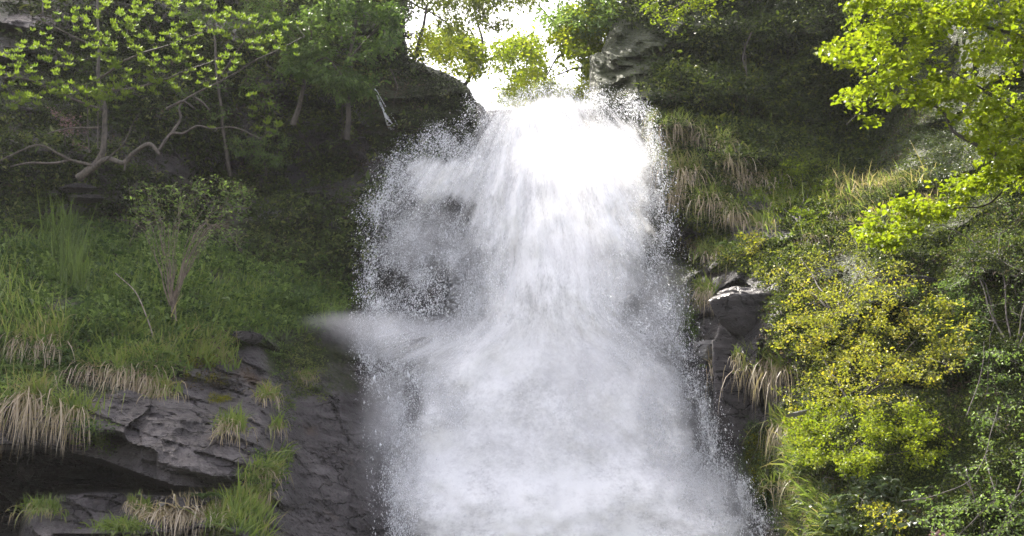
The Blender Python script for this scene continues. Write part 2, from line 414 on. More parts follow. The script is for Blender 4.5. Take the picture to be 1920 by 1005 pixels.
def terrain(name, Sf, poly, u0, u1, v0, v1, step, mossf, mat):
    us = np.arange(u0, u1 + step, step); vs = np.arange(v0, v1 + step, step)
    U, Vv = np.meshgrid(us, vs); nu, nv = len(us), len(vs)
    sd = sdp(U, Vv, poly)
    ok = (sd < step * 0.6)
    gu = (sdp(U + 1, Vv, poly) - sdp(U - 1, Vv, poly)) / 2; gv = (sdp(U, Vv + 1, poly) - sdp(U, Vv - 1, poly)) / 2
    near = np.abs(sd) < step * 0.6                       # pull the rim onto the true outline
    rag = 2.2 * fbm(np.stack([U / 14, Vv / 14, 0 * U], -1), 3, 9)
    U = np.where(near, U - (sd + rag) * gu, U); Vv = np.where(near, Vv - (sd + rag) * gv, Vv)
    D = Sf(U, Vv); pts = P(U, Vv, D).reshape(-1, 3)
    i = np.arange(nv - 1)[:, None] * nu + np.arange(nu - 1)[None, :]
    keep = ok[:-1, :-1] & ok[1:, :-1] & ok[:-1, 1:] & ok[1:, 1:]
    i = i[keep]
    Fq = np.stack([i, i + nu, i + nu + 1, i + 1], -1)
    used = np.zeros(len(pts), bool); used[Fq.ravel()] = True
    mp = np.cumsum(used) - 1
    mo = mossf(U, Vv, P(U, Vv, D)).reshape(-1)
    return mk(name, pts[used], [mp[Fq]], mat, None, {'moss': mo[used], 'wet': wetf(U, Vv).ravel()[used]}, False)

def moss_left(u, v, p):
    m = 0.30 + 0.35 * fbm(p * 0.5, 3, 81)
    m = m + 0.9 * sst(-sdp(u, v, [(-500,400),(640,430),(690,560),(560,640),(470,640),(330,700),(180,750),(-500,760)]), -25, 25)
    m = m - 0.30 * sst(-sdp(u, v, [(160,740),(330,700),(500,700),(800,640),(800,1200),(100,1200)]), -25, 25)
    m = m + 0.5 * sst(-sdp(u, v, [(500,640),(690,650),(680,740),(600,760),(560,700),(500,720)]), -25, 25)
    m = m + 0.2 * sst(v, 300, 100) + 0.6 * sst(u, 640, 760) * sst(v, 330, 230)
    return np.clip(m, 0, 1.2)
def moss_right(u, v, p):
    m = 0.5 + 0.5 * fbm(p * 0.5, 3, 85) + 0.4 * sst(u, 1470, 1530)
    m = m - 0.6 * sst(-sdp(u, v, [(1340,520),(1520,520),(1560,600),(1480,760),(1440,800),(1330,760)]), -20, 20)
    m = m + 0.6 * sst(v, 380, 260) * sst(u, 1800, 1600)
    m = m + 0.8 * sst(-sdp(u, v, [(1370,780),(1460,800),(1460,960),(1400,930)]), -20, 20)
    return np.clip(m, 0, 1.2)

def wetf(u, v):
    """1 where spray keeps the rock soaked"""
    a = sst(-sdp(u, v, [(560,-100),(1000,-100),(1000,640),(640,600),(560,500)]), -40, 60)
    c = sst(-sdp(u, v, [(1000,-100),(1640,-100),(1640,330),(1500,260),(1300,300),(1330,420),(1470,500),(1500,600),(1460,720),(1440,1300),(1000,1300)]), -25, 45)
    d = sst(-sdp(u, v, CAVE), -20, 20)
    return np.clip(np.maximum.reduce([a, c, d]), 0, 1)
tag(terrain("cliff_face", S_left, LM, -460, 940, -536, 1240, 3, moss_left, MR), "dark wooded slate cliff with a grassy terrace beside the falls", None, kind='structure')
tag(terrain("rocky_bank", S_right, RM, 1080, 2360, -210, 1240, 4, moss_right, MR), "overgrown rocky bank on the sunny side of the falls", None, kind='structure')
tag(terrain("rock_bed", S_back, BM, 520, 1500, 190, 1240, 5, lambda u, v, p: 0 * u, MRW), "wet rock bed behind the falling water", None, kind='structure')
# valley floor and the stream shelf above the lip
def sheet(name, x0, x1, y0, y1, nx, ny, zf, mat, moss=0.6):
    X, Y = np.meshgrid(np.linspace(x0, x1, nx), np.linspace(y0, y1, ny))
    Z = zf(X, Y); i = (np.arange(ny - 1)[:, None] * nx + np.arange(nx - 1)[None, :]).ravel()
    return mk(name, np.stack([X, Y, Z], -1).reshape(-1, 3), [np.stack([i, i + 1, i + nx + 1, i + nx], -1)], mat, None,
              {'moss': np.full(nx * ny, moss)}, True)
tag(sheet("ground", -900, 900, -600, 1400, 90, 90, lambda x, y: -0.6 + 0.002 * np.abs(x), MR), "rough ground of the valley floor", None, kind='structure')
LIPZ = float(P(1000, 212, 46)[2])
tag(sheet("stream_bed", -9, 14, 46.4, 120, 50, 120, lambda x, y: LIPZ - 0.35 + (y - 46) * 0.06 + 0.35 * fbm(np.stack([x, y, 0 * x], -1) * .4, 3, 5) + 0.05 * (x - 3) ** 2 * (np.abs(x - 3) > 4), MR, 0.4), "stony bed of the stream above the falls", None, kind='structure')

# ---------------------------------------------------------------- falling water
WC = [(215,840,0),(215,880,.35),(215,930,.8),(215,1000,1),(215,1060,.8),(215,1120,.3),(215,1170,.28),(215,1205,.45),(215,1230,0),
 (185,900,0),(185,960,.2),(185,1040,.9),(185,1070,1),(185,1100,.6),(170,1070,.5),(180,1180,.1),(160,960,0),(160,1120,0),(150,1060,0),
 (260,755,0),(260,800,.3),(260,850,.3),(260,900,.5),(260,950,1),(260,1050,1),(260,1150,1),(260,1200,.8),(260,1235,.1),
 (330,710,0),(330,745,.45),(330,800,.85),(330,880,.8),(330,950,1),(330,1100,1),(330,1180,1),(330,1220,.7),(330,1255,0),
 (420,670,0),(420,710,.35),(420,760,.5),(420,800,.42),(420,860,.35),(420,920,.9),(420,1050,1),(420,1150,1),(420,1200,.65),(420,1250,.3),(420,1285,0),
 (520,650,0),(520,690,.35),(520,760,.33),(520,830,.2),(520,880,.3),(520,930,.85),(520,1000,1),(520,1080,1),(520,1150,.8),(520,1210,.45),(520,1260,.28),(520,1300,0),
 (600,700,.55),(600,780,.25),(600,850,.25),(600,890,.45),(600,940,.95),(600,1050,1),(600,1130,.85),(600,1200,.4),(600,1265,.2),(600,1310,0),
 (640,680,.55),(640,740,.85),(640,820,.8),(640,900,.95),(640,1000,1),(640,1100,1),(640,1180,.75),(640,1240,.4),(640,1290,.1),
 (700,640,.05),(690,690,.22),(690,740,.55),(690,800,.9),(690,900,1),(690,1100,1),(690,1200,.95),(690,1260,.7),(690,1300,.15),
 (760,660,0),(760,700,.25),(760,760,.5),(760,830,.8),(760,900,.95),(760,1000,.95),(760,1150,1),(760,1240,.8),(760,1290,.55),(760,1320,.1),
 (850,670,0),(850,705,.22),(850,750,.75),(850,820,1),(850,950,.97),(850,1150,1),(850,1270,.9),(850,1310,.5),(850,1345,.15),(850,1370,0),
 (930,680,0),(930,720,.3),(930,770,.95),(930,900,1),(930,1200,1),(930,1330,.85),(930,1360,.45),(930,1400,.1),
 (1005,690,.05),(1005,730,.5),(1005,790,1),(1005,1000,1),(1005,1300,1),(1005,1370,.9),(1005,1420,.35),(1005,1460,0),
 (1100,700,.1),(1100,760,.8),(1100,900,1),(1100,1300,1),(1100,1420,.9),(1100,1480,.2),(1240,760,.8),(1240,1000,1),(1240,1450,.9)]
WC = [(b, a, c) for a, b, c in WC]
WO = [(895,175),(1020,170),(1070,160),(1115,172),(1180,185),(1222,215),(1240,300),(1262,400),(1285,500),(1300,600),(1308,690),(1345,760),(1385,850),(1425,940),(1470,1005),(1500,1260),
      (712,1260),(708,1005),(692,830),(682,740),(668,660),(668,600),(676,520),(682,460),(668,400),(695,330),(745,275),(800,245),(860,232)]
def rho(u, v):
    return np.clip(rbf(u, v, WC, 27), 0, 1) * sst(-sdp(u, v, WO), -22, 38)
WD = [(700,215,44.6),(950,215,44.6),(1070,190,44.9),(1200,215,43.2),(760,300,42.4),(900,300,42.8),(1100,300,42.4),(1230,300,42.2),
 (760,360,41.8),(900,360,42),(1100,360,41.6),(1230,360,41.6),
 (690,450,41),(850,450,41.2),(1000,450,40.8),(1150,450,40.6),(1260,450,40.4),
 (560,580,40.0),(700,580,40),(850,580,40.3),(1000,580,39.8),(1150,580,39.6),(1280,580,39.4),
 (620,660,39.4),(800,660,39.2),(1000,660,39.1),(1280,660,38.6),(680,800,38.4),(900,800,38.1),(1100,800,38.2),(1340,800,37.2),
 (700,1000,36.6),(900,1000,36.6),(1200,1000,36.6),(1420,1000,35.3),(800,1240,33),(1100,1240,33),(1450,1240,33)]
def W_depth(u, v): return rbf(u, v, WD, 80)
ORG = (1010.0, 60.0)             # the jets fan out from above the lip
def flowuv(u, v):
    du, dv = u - ORG[0], v - ORG[1]
    f = sst(v, 560, 700)
    th = np.arctan2(du, dv) * 900 * (1 - f) + f * (u - 1000) * 0.9 * 500 / np.clip(v - 100, 300, 2000)
    return th / 60.0, np.hypot(du * (1 - f), dv) / 60.0

def water_material(name, seed, lo, hi, colr):
    m, t = M(name)
    fl = attr(t, 'flow'); den = attr(t, 'cover')
    def nz(sx, sy, sc, det, ro, dz=0.0):
        mp = N(t, 'ShaderNodeMapping'); mp.inputs['Scale'].default_value = (sx, sy, 1); mp.inputs['Location'].default_value = (seed * 3.7 + dz, seed * 1.3, seed)
        t.links.new(fl.outputs['Vector'], mp.inputs['Vector']); return noise(t, sc, det, ro, mp.outputs[0], 0.25)
    a = nz(1.1, 0.6, 1.0, 9, 0.66); b = nz(5.0, 3.8, 2.2, 6, 0.78, 9); c = nz(0.5, 0.35, 0.9, 4, 0.5, 20)
    s = mth(t, 'ADD', mth(t, 'MULTIPLY', a, .45), mth(t, 'ADD', mth(t, 'MULTIPLY', b, .25), mth(t, 'MULTIPLY', c, .3)))
    x = mth(t, 'ADD', den.outputs['Fac'], mth(t, 'MULTIPLY', mth(t, 'SUBTRACT', s, 0.5), 2.3))
    r = N(t, 'ShaderNodeMapRange'); r.interpolation_type = 'SMOOTHSTEP'; t.links.new(x, r.inputs[0])
    r.inputs[1].default_value = lo; r.inputs[2].default_value = hi
    al = mth(t, 'MULTIPLY', r.outputs[0], mth(t, 'MULTIPLY', den.outputs['Fac'], 3.0, clamp=True))
    col = ramp(t, [(0.3, colr[0]), (0.62, colr[1])], s)
    d = N(t, 'ShaderNodeBsdfDiffuse'); t.links.new(col, d.inputs[0])
    tl = N(t, 'ShaderNodeBsdfTranslucent'); t.links.new(col, tl.inputs[0])
    bm = N(t, 'ShaderNodeBump'); bm.inputs['Strength'].default_value = 0.35; bm.inputs['Distance'].default_value = 0.15
    t.links.new(s, bm.inputs['Height']); t.links.new(bm.outputs[0], d.inputs['Normal'])
    m1 = N(t, 'ShaderNodeMixShader'); m1.inputs[0].default_value = 0.4
    t.links.new(d.outputs[0], m1.inputs[1]); t.links.new(tl.outputs[0], m1.inputs[2])
    tp = N(t, 'ShaderNodeBsdfTransparent'); m2 = N(t, 'ShaderNodeMixShader')
    t.links.new(al, m2.inputs[0]); t.links.new(tp.outputs[0], m2.inputs[1]); t.links.new(m1.outputs[0], m2.inputs[2])
    o = N(t, 'ShaderNodeOutputMaterial'); t.links.new(m2.outputs[0], o.inputs[0])
    return m

fall = empty("waterfall", P(1000, 1200, 34)); tag(fall, "broad white waterfall plunging over the rocks in layered curtains", None, kind='structure')
def curtain(k, off, lo, hi, colr, dens):
    step = 5; us = np.arange(500, 1520, step); vs = np.arange(150, 1250, step)
    U, Vv = np.meshgrid(us, vs); nu, nv = len(us), len(vs)
    rr = rho(U, Vv); D = W_depth(U, Vv) - off
    fx, fy = flowuv(U, Vv)
    q = np.stack([fx * 0.6, fy * 0.4, 0 * fx + 3.1 * k], -1)
    D = D - 0.9 * fbm(q, 4, 90 + k) - 0.35 * fbm(q * 3.1, 3, 95 + k)
    dn = np.clip(rr * dens + 0.0 * rr, 0, 1.2)
    i = np.arange(nv - 1)[:, None] * nu + np.arange(nu - 1)[None, :]
    kp = np.maximum.reduce([rr[:-1, :-1], rr[1:, :-1], rr[:-1, 1:], rr[1:, 1:]]) > 0.02
    i = i[kp]
    pts = P(U, Vv, D).reshape(-1, 3)
    Fq = np.stack([i, i + nu, i + nu + 1, i + 1], -1); used = np.zeros(len(pts), bool); used[Fq.ravel()] = True; mp = np.cumsum(used) - 1
    return mk("water_curtain", pts[used], [mp[Fq]], water_material("falling_water", k, lo, hi, colr), fall,
              {'cover': dn.ravel()[used]}, True, uv=np.stack([fx, fy, 0 * fx], -1).reshape(-1, 3)[used])
WCOL = ((0.86, 0.855, 0.86), (0.97, 0.965, 0.96))
curtain(1, 0.0, 0.34, 0.85, WCOL, 1.0)
curtain(2, 0.9, 0.38, 0.95, WCOL, 0.98)
curtain(3, 1.7, 0.50, 1.15, WCOL, 0.95)

# spray: droplets thrown off the falls, counted by nobody
def spray(n, seed):
    rng = np.random.default_rng(seed)
    u = rng.uniform(530, 1500, n * 5); v = rng.uniform(120, 1040, n * 5)
    clump = 0.5 + 0.5 * fbm(np.stack([u / 34, v / 48, 0 * u], -1), 4, 120, .65)
    r = rho(u, v)
    # a sparse halo of drops beyond the water's edge, up by the crest and on both sides
    halo = rho(u + 14 * rng.normal(size=len(u)) , v + 18 * rng.normal(size=len(u)))
    wgt = (r ** 0.7 * (1.15 - r) * 0.9 + 0.14 * halo * (1 - r)) * np.clip(clump * 2 - 0.35, 0.05, 2) ** 1.5
    wgt *= np.where(r > .93, .08, 1)
    wgt *= 1 - .55 * sst(v, 620, 680) * sst(r, .4, .1) * (u < 900)
    wgt *= 1 - .45 * sst(r, .3, .05) * sst(v, 260, 340)
    keep = rng.random(len(u)) < wgt * 0.9
    u, v = u[keep][:n], v[keep][:n]; n = len(u)
    D = W_depth(u, v) - 1.2 + rng.normal(0, 1.1, n)
    c = P(u, v, D)
    c2 = P(ORG[0], ORG[1], 44.0)
    vel = nrm(nrm(c - c2) * (1 - sst(v, 500, 700))[:, None] + np.array([0, -0.15, -1.0]) * (0.25 + sst(v, 500, 700))[:, None] + rng.normal(0, 0.18, (n, 3)))
    sz = 0.0050 * np.exp(rng.normal(0, 0.5, n)) * np.where(r[keep][:n] < .3, 1.25, 1)
    ln = sz * rng.uniform(1.0, 2.8, n)
    a = nrm(np.cross(vel, [0.3, 1, 0.2])); b = np.cross(vel, a)
    a2, a3 = -.5 * a + .87 * b, -.5 * a - .87 * b
    V = np.stack([c + vel * ln[:, None], c - vel * ln[:, None], c + a * sz[:, None], c + a2 * sz[:, None], c + a3 * sz[:, None]], 1)
    i = np.arange(n)[:, None] * 5
    T = np.array([[0, 2, 3], [0, 3, 4], [0, 4, 2], [1, 3, 2], [1, 4, 3], [1, 2, 4]])
    Fq = (i[:, None, :] + T[None]).reshape(-1, 3)
    m, t = M("spray_drops")
    d = N(t, 'ShaderNodeBsdfPrincipled'); d.inputs['Base Color'].default_value = (0.9, 0.91, 0.93, 1); d.inputs['Roughness'].default_value = 0.25
    tl = N(t, 'ShaderNodeBsdfTranslucent'); tl.inputs[0].default_value = (0.9, 0.91, 0.93, 1)
    mx = N(t, 'ShaderNodeMixShader'); mx.inputs[0].default_value = 0.5
    t.links.new(d.outputs[0], mx.inputs[1]); t.links.new(tl.outputs[0], mx.inputs[2])
    o = N(t, 'ShaderNodeOutputMaterial'); t.links.new(mx.outputs[0], o.inputs[0])
    s = mk("spray", V.reshape(-1, 3), [Fq], m, None, None, True)
    return tag(s, "droplets of spray thrown off the falling water", None, kind='stuff')
spray(1250000, 5)

def mist(cu, cv, D, ru, rv, rd, dens, seed, label=None):
    """a puff of fine spray hanging in the air"""
    c = P(cu, cv, D); s = D / F
    th = np.linspace(0, math.pi, 13)[:, None]; ph = np.linspace(0, 2 * math.pi, 24, endpoint=False)[None, :]
    n = np.stack([np.sin(th) * np.cos(ph), np.sin(th) * np.sin(ph), np.cos(th) + 0 * ph], -1).reshape(-1, 3)
    V = n * np.array([ru * s, rd, rv * s])
    i = np.arange(12)[:, None] * 24; j = np.arange(24)[None, :]; k = (j + 1) % 24
    Fq = np.stack([i + j, i + 24 + j, i + 24 + k, i + k], -1).reshape(-1, 4)
    m, t = M("fine_mist")
    tc = N(t, 'ShaderNodeTexCoord'); mp = N(t, 'ShaderNodeMapping')
    mp.inputs['Scale'].default_value = (1 / (ru * s), 1 / rd, 1 / (rv * s)); t.links.new(tc.outputs['Object'], mp.inputs[0])
    ln = N(t, 'ShaderNodeVectorMath', operation='LENGTH'); t.links.new(mp.outputs[0], ln.inputs[0])
    f = mth(t, 'POWER', mth(t, 'SUBTRACT', 1.0, ln.outputs['Value'], clamp=True), 1.3)
    nn = noise(t, 0.9, 3, 0.6, tc.outputs['Object'])
    dd = mth(t, 'MULTIPLY', f, mth(t, 'MULTIPLY', mth(t, 'SUBTRACT', nn, 0.30, clamp=True), dens * 12))
    pv = N(t, 'ShaderNodeVolumePrincipled'); pv.inputs['Color'].default_value = (0.97, 0.97, 0.98, 1); pv.inputs['Anisotropy'].default_value = 0.55
    t.links.new(dd, pv.inputs['Density'])
    o = N(t, 'ShaderNodeOutputMaterial'); t.links.new(pv.outputs[0], o.inputs['Volume'])
    ob = mk("mist", V + c, [Fq], m, None, None, True, origin=c)
    return tag(ob, label or "soft white mist drifting beside the falls", None, kind='stuff')
MIST = [(715,628,38.1,130,56,.9,.9),(660,612,37.9,110,36,.7,.55),(625,600,37.6,80,20,.6,.4),(720,800,36.9,60,190,.9,.7),(1020,225,43.4,150,60,1.1,.10),(790,470,40.2,110,130,1.0,.35),(790,640,39.4,210,60,1.4,1.0),(860,520,41,150,160,1.4,0.35),
        (1000,700,37.6,330,170,1.2,0.35),(760,980,36,190,170,1.3,0.35),(1180,800,37,220,220,1.2,0.3),(1330,960,35.6,150,130,1.2,0.7),(1220,590,39.5,110,150,1.2,0.5),(1090,330,40.4,190,130,1.0,0.4),(880,860,36.4,300,180,1.0,0.3),(1060,520,38.6,130,200,0.9,0.4)]
for k, (a_, b_, c_, d_, e_, f_, g_) in enumerate(MIST): mist(a_, b_, c_, d_, e_, f_, g_, k)
SC.cycles.volume_step_rate = 2.0; SC.cycles.volume_max_steps = 64; SC.cycles.volume_bounces = 6

def haze():
    x0, x1, y0, y1, z0, z1 = -75, 75, -12, 135, -3.5, 75
    V = [(x, y, z) for x in (x0, x1) for y in (y0, y1) for z in (z0, z1)]
    m, t = M("valley_haze"); pv = N(t, 'ShaderNodeVolumePrincipled'); pv.inputs['Color'].default_value = (0.96, 0.965, 0.98, 1)
    pv.inputs['Density'].default_value = 0.00014; pv.inputs['Anisotropy'].default_value = 0.3
    o = N(t, 'ShaderNodeOutputMaterial'); t.links.new(pv.outputs[0], o.inputs['Volume'])
    ob = mk("haze", V, [np.array([[0,1,3,2],[4,6,7,5],[0,4,5,1],[2,3,7,6],[0,2,6,4],[1,5,7,3]])], m)
    tag(ob, "thin spray haze hanging in the gorge", None, kind='stuff')
haze()

# ---------------------------------------------------------------- vegetation helpers
def nsurf(S, u, v):
    """point and outward normal on a terrain field"""
    u = np.asarray(u, float); v = np.asarray(v, float)
    p = P(u, v, S(u, v)); e = 7.0
    a = P(u + e, v, S(u + e, v)) - P(u - e, v, S(u - e, v)); b = P(u, v - e, S(u, v - e)) - P(u, v + e, S(u, v + e))
    n = nrm(np.cross(a, b)); n = np.where((n[..., 1] > 0)[..., None], -n, n)
    return p, n
def inpoly(rng, poly, n, soft=0):
    poly = np.asarray(poly, float); lo = poly.min(0) - soft; hi = poly.max(0) + soft; out = []
    got = 0
    while got < n:
        q = rng.uniform(lo, hi, (n * 3, 2)); sd = sdp(q[:, 0], q[:, 1], poly)
        q = q[rng.random(len(q)) < sst(-sd, -soft - 0.01, soft + 0.01)]; out.append(q); got += len(q)
    q = np.concatenate(out)[:n]; return q[:, 0], q[:, 1]

def clumps(bag, S, poly, n, rad, per, L, tint, rng, soft=15, gate=None, aspect=0.5, hang=0.3, spread=0.28, point=0.6, out=0.1, up=0.6):
    u, v = inpoly(rng, poly, n, soft)
    p, nn = nsurf(S, u, v)
    if gate is not None:
        g = fbm(p * gate[0], 3, int(gate[2])) > gate[1]; p, nn = p[g], nn[g]
    n = len(p); r = rad * np.exp(rng.normal(0, .35, n))
    dirs = nrm(rng.normal(size=(n, per, 3))); rr = rng.random((n, per, 1)) ** 0.5
    off = dirs * rr * r[:, None, None]; off[..., 2] *= 0.75
    dn = (off * nn[:, None]).sum(-1, keepdims=True); off = off - nn[:, None] * np.minimum(dn, 0) * 0.9
    pos = p[:, None] + off + nn[:, None] * out * r[:, None, None]
    d = nrm(off + 0.5 * rng.normal(size=off.shape) * r[:, None, None] - np.array([0, 0, hang]) * r[:, None, None])
    no = nrm(np.array([0, 0, up]) + nn[:, None] * .6 + .55 * rng.normal(size=off.shape))
    tn = np.clip(tint + spread * rng.normal(size=(n, 1)) + 0.10 * rng.normal(size=(n, per)) , 0, 1)
    le = L * np.exp(rng.normal(0, .3, n * per))
    leaves(bag, pos.reshape(-1, 3), d.reshape(-1, 3), no.reshape(-1, 3), le, le * aspect, tn.ravel(), point=point)

def blades(bag, base, dirv, L, wd, bend, tint0, tint1, rng, seg=4, pw=1.0):
    """grass blades that leave along dirv and bow over under their weight"""
    n = len(base); L = np.broadcast_to(L, (n,)); wd = np.broadcast_to(wd, (n,)); bend = np.broadcast_to(bend, (n,))
    d = nrm(dirv); p = base.copy(); side = nrm(np.cross(d, rng.normal(size=(n, 3)) * .5 + np.array([0, -1.0, 0.2])))
    V = []; A = []
    for k in range(seg + 1):
        f = k / seg; ww = (wd * (1 - f ** 1.6) * .5 + 0.0008)[:, None]
        V += [p - side * ww, p + side * ww]; A += [tint0 * (1 - f ** pw) + tint1 * f ** pw] * 2
        d = nrm(d + np.array([0, 0, -1.0]) * (bend / seg)[:, None] + rng.normal(0, .05, (n, 3)))
        p = p + d * (L / seg)[:, None]
    V = np.stack(V, 1); A = np.stack([np.broadcast_to(a, (n,)) for a in A], 1)
    i = np.arange(n)[:, None, None] * (2 * seg + 2) + np.arange(seg)[None, :, None] * 2
    bag.add(V.reshape(-1, 3), (i + np.array([0, 1, 3, 2])).reshape(-1, 4), A.ravel())

class Skel:
    """branches of one plant: polylines, then twigs grown towards targets"""
    def __init__(s, rng): s.lines = []; s.nodes = []; s.rad = []; s.rng = rng
    def limb(s, pts, r0, r1, n=26, wob=0.05):
        q = smooth_line(pts, n, wob); r = np.linspace(r0, r1, n); s.lines.append((q, r, 7)); s.nodes += list(q); s.rad += list(r)
    def px(s, pts, r0, r1, n=26, wob=0.05):
        s.limb([P(*q) for q in pts], r0, r1, n, wob)
    def grow(s, tg, r_tip=0.004, r_mul=0.5, sag=0.06, r_max=0.05, step=0.28):
        tg = np.asarray(tg); nd = np.array(s.nodes); rd = list(s.rad)
        order = np.argsort(((tg[:, None] - nd[None, ::3]) ** 2).sum(-1).min(1))
        buf = np.empty((len(nd) + len(tg) * 14, 3)); buf[:len(nd)] = nd; m = len(nd); tips = []
        cost = np.zeros(len(buf))
        for k in order:
            x = tg[k]; d2 = ((buf[:m] - x) ** 2).sum(1) + cost[:m]; j = int(d2.argmin()); a = buf[j]
            ln = np.linalg.norm(x - a); c = max(3, min(12, int(ln / step) + 2))
            t = np.linspace(0, 1, c)[:, None]
            w = s.rng.normal(0, 0.09 * ln, 3); w[2] += sag * ln
            q = a + (x - a) * t + w * np.sin(t * math.pi) + np.where((t > 0) & (t < 1), 1, 0) * s.rng.normal(0, .02 * ln, (c, 3))
            r0 = min(rd[j] * .7, r_max, r_tip + r_mul * 0.012 * ln + .002)
            rr = np.linspace(max(r0, r_tip), r_tip, c)
            s.lines.append((q, rr, 4)); e = c - 1
            buf[m:m + e] = q[1:]; rd += list(rr[1:]); cost[m:m + e] = 0.0; m += e
            tips.append((q[-1], nrm(q[-1] - q[-2]), q))
        return tips
    def build(s, name, mat, parent, tint=0.5):
        b = Bag()
        for q, r, k in s.lines: tube(b, q, r, k, tint)
        return b.build(name, mat, parent, True)

def plant(name, label, cat, base, rng, skel, tips, leafbag_fn, mleaf, mbark, group=None, crown="crown", trunk="trunk"):
    e = empty(name, base); tag(e, label, cat, group)
    skel.build(trunk, mbark, e)
    b = Bag(); leafbag_fn(b, tips); b.build(crown, mleaf, e)
    return e

def spray_leaves(per, L, aspect, tint, rng, r=0.16, flat=0.75, spread=.12, point=.75, droop=0.15, along=True, fold=.2):
    def f(b, tips):
        for q, d, line in tips:
            if along and len(line) > 2:
                k = rng.integers(1, len(line), per); base = line[k] + (line[np.maximum(k - 1, 0)] - line[k]) * rng.random((per, 1))
            else: base = np.repeat(q[None], per, 0)
            base = base + rng.normal(0, r * .45, (per, 3)) * np.array([1, 1, .55])
            dd = nrm(d[None] * .6 + rng.normal(0, .8, (per, 3)) * np.array([1, 1, .5]) + np.array([0, 0, -droop]))
            no = nrm(np.array([0, 0, flat]) + rng.normal(0, .4, (per, 3)) + np.array([0, -0.15, 0]))
            le = L * np.exp(rng.normal(0, .22, per)); tn = np.clip(tint + spread * rng.normal() + .1 * rng.normal(size=per), 0, 1)
            leaves(b, base, dd, no, le, le * aspect, tn, point=point, fold=fold)
    return f
def rosettes(L, aspect, tint, rng, spread=.1, nl=7):
    def f(b, tips):
        for q, d, line in tips:
            for hh in range(2 if rng.random() < .35 else 1):
                c = q + (rng.normal(0, .10, 3) if hh else 0); a = np.arange(nl) / nl * 2 * math.pi + rng.random()
                e = rng.uniform(.35, .95, nl)
                dd = np.stack([np.cos(a) * np.cos(e), np.sin(a) * np.cos(e), np.sin(e)], -1)
                no = nrm(np.cross(np.cross(dd, [0, 0, 1.0]), dd)); le = L * rng.uniform(.7, 1.15, nl)
                leaves(b, np.repeat(c[None], nl, 0), dd, -no, le, le * aspect, np.clip(tint + spread * rng.normal() + .06 * rng.normal(size=nl), 0, 1), point=.9, fold=.25)
    return f
def targets(rng, poly, n, D, dj, soft=8, gate=None):
    if gate is None: u, v = inpoly(rng, poly, n, soft)
    else:
        u, v = inpoly(rng, poly, int(n * 1.6), soft)
        g = fbm(np.stack([u / gate[0], v / gate[1], 0 * u + gate[2]], -1), 3, 77)
        k = np.argsort(-(g + .20 * rng.normal(size=len(g))))[:n]; u, v = u[k], v[k]
    if callable(D): D = D(u, v)
    return P(u, v, D + rng.normal(0, dj, n))

# leaf and bark materials
ML_dark = leaf_material("dark_ivy_leaves", [(0.0, (0.012, 0.015, 0.008)), (0.4, (0.038, 0.052, 0.018)), (0.7, (0.08, 0.115, 0.032)), (1, (0.19, 0.21, 0.08))], .35, .3, .5)
ML_dry = leaf_material("dead_leaves", [(0, (0.03, 0.022, 0.018)), (0.5, (0.08, 0.06, 0.045)), (1, (0.17, 0.13, 0.10))], .25, .3, .6)
ML_fresh = leaf_material("fresh_rosette_leaves", [(0, (0.05, 0.10, 0.02)), (0.5, (0.12, 0.17, 0.032)), (1, (0.19, 0.25, 0.03))], .45, .2, .6)
ML_green = leaf_material("spring_green_leaves", [(0, (0.03, 0.06, 0.02)), (0.5, (0.10, 0.155, 0.05)), (1, (0.20, 0.28, 0.095))], .45, .3)
ML_lime = leaf_material("lime_leaves", [(0, (0.08, 0.12, 0.012)), (0.5, (0.17, 0.22, 0.015)), (1, (0.30, 0.32, 0.03))], .52, .3)
ML_yel = leaf_material("yellow_leaves", [(0, (0.09, 0.11, 0.02)), (0.45, (0.22, 0.235, 0.035)), (0.75, (0.34, 0.335, 0.045)), (1, (0.40, 0.34, 0.05))], .45, .35)
ML_bank = leaf_material("bank_leaves", [(0, (0.02, 0.03, 0.01)), (0.4, (0.052, 0.075, 0.02)), (0.7, (0.11, 0.14, 0.028)), (1, (0.17, 0.19, 0.035))], .4, .3, .5)
ML_gloss = leaf_material("glossy_evergreen_leaves", [(0, (0.02, 0.035, 0.018)), (0.5, (0.045, 0.07, 0.035)), (1, (0.10, 0.13, 0.06))], .2, .45, .35)
ML_grass = leaf_material("grass_blades", [(0, (0.025, 0.04, 0.012)), (0.35, (0.105, 0.155, 0.045)), (0.55, (0.20, 0.265, 0.07)), (0.70, (0.26, 0.23, 0.12)), (0.82, (0.38, 0.30, 0.22)), (1, (0.62, 0.54, 0.45))], .4, .3, .5)
ML_pink = leaf_material("pink_blossom", [(0, (0.14, 0.09, 0.12)), (1, (0.34, 0.22, 0.30))], .4, .3)
ML_moss = leaf_material("moss_cushion", [(0, (0.04, 0.05, 0.008)), (0.5, (0.14, 0.15, 0.012)), (1, (0.32, 0.30, 0.02))], .2, .1, .8)
MB_grey = bark_material("grey_bark", (0.03, 0.025, 0.022), (0.12, 0.10, 0.085))
MB_twig = bark_material('brown_twigs', (0.06, 0.045, 0.035), (0.24, 0.19, 0.15))
MB_dark = bark_material("dark_bark", (0.02, 0.017, 0.015), (0.07, 0.058, 0.05))
MB_pale = bark_material("weathered_wood", (0.16, 0.13, 0.11), (0.40, 0.34, 0.29))
RG = lambda k: np.random.default_rng(1000 + k)

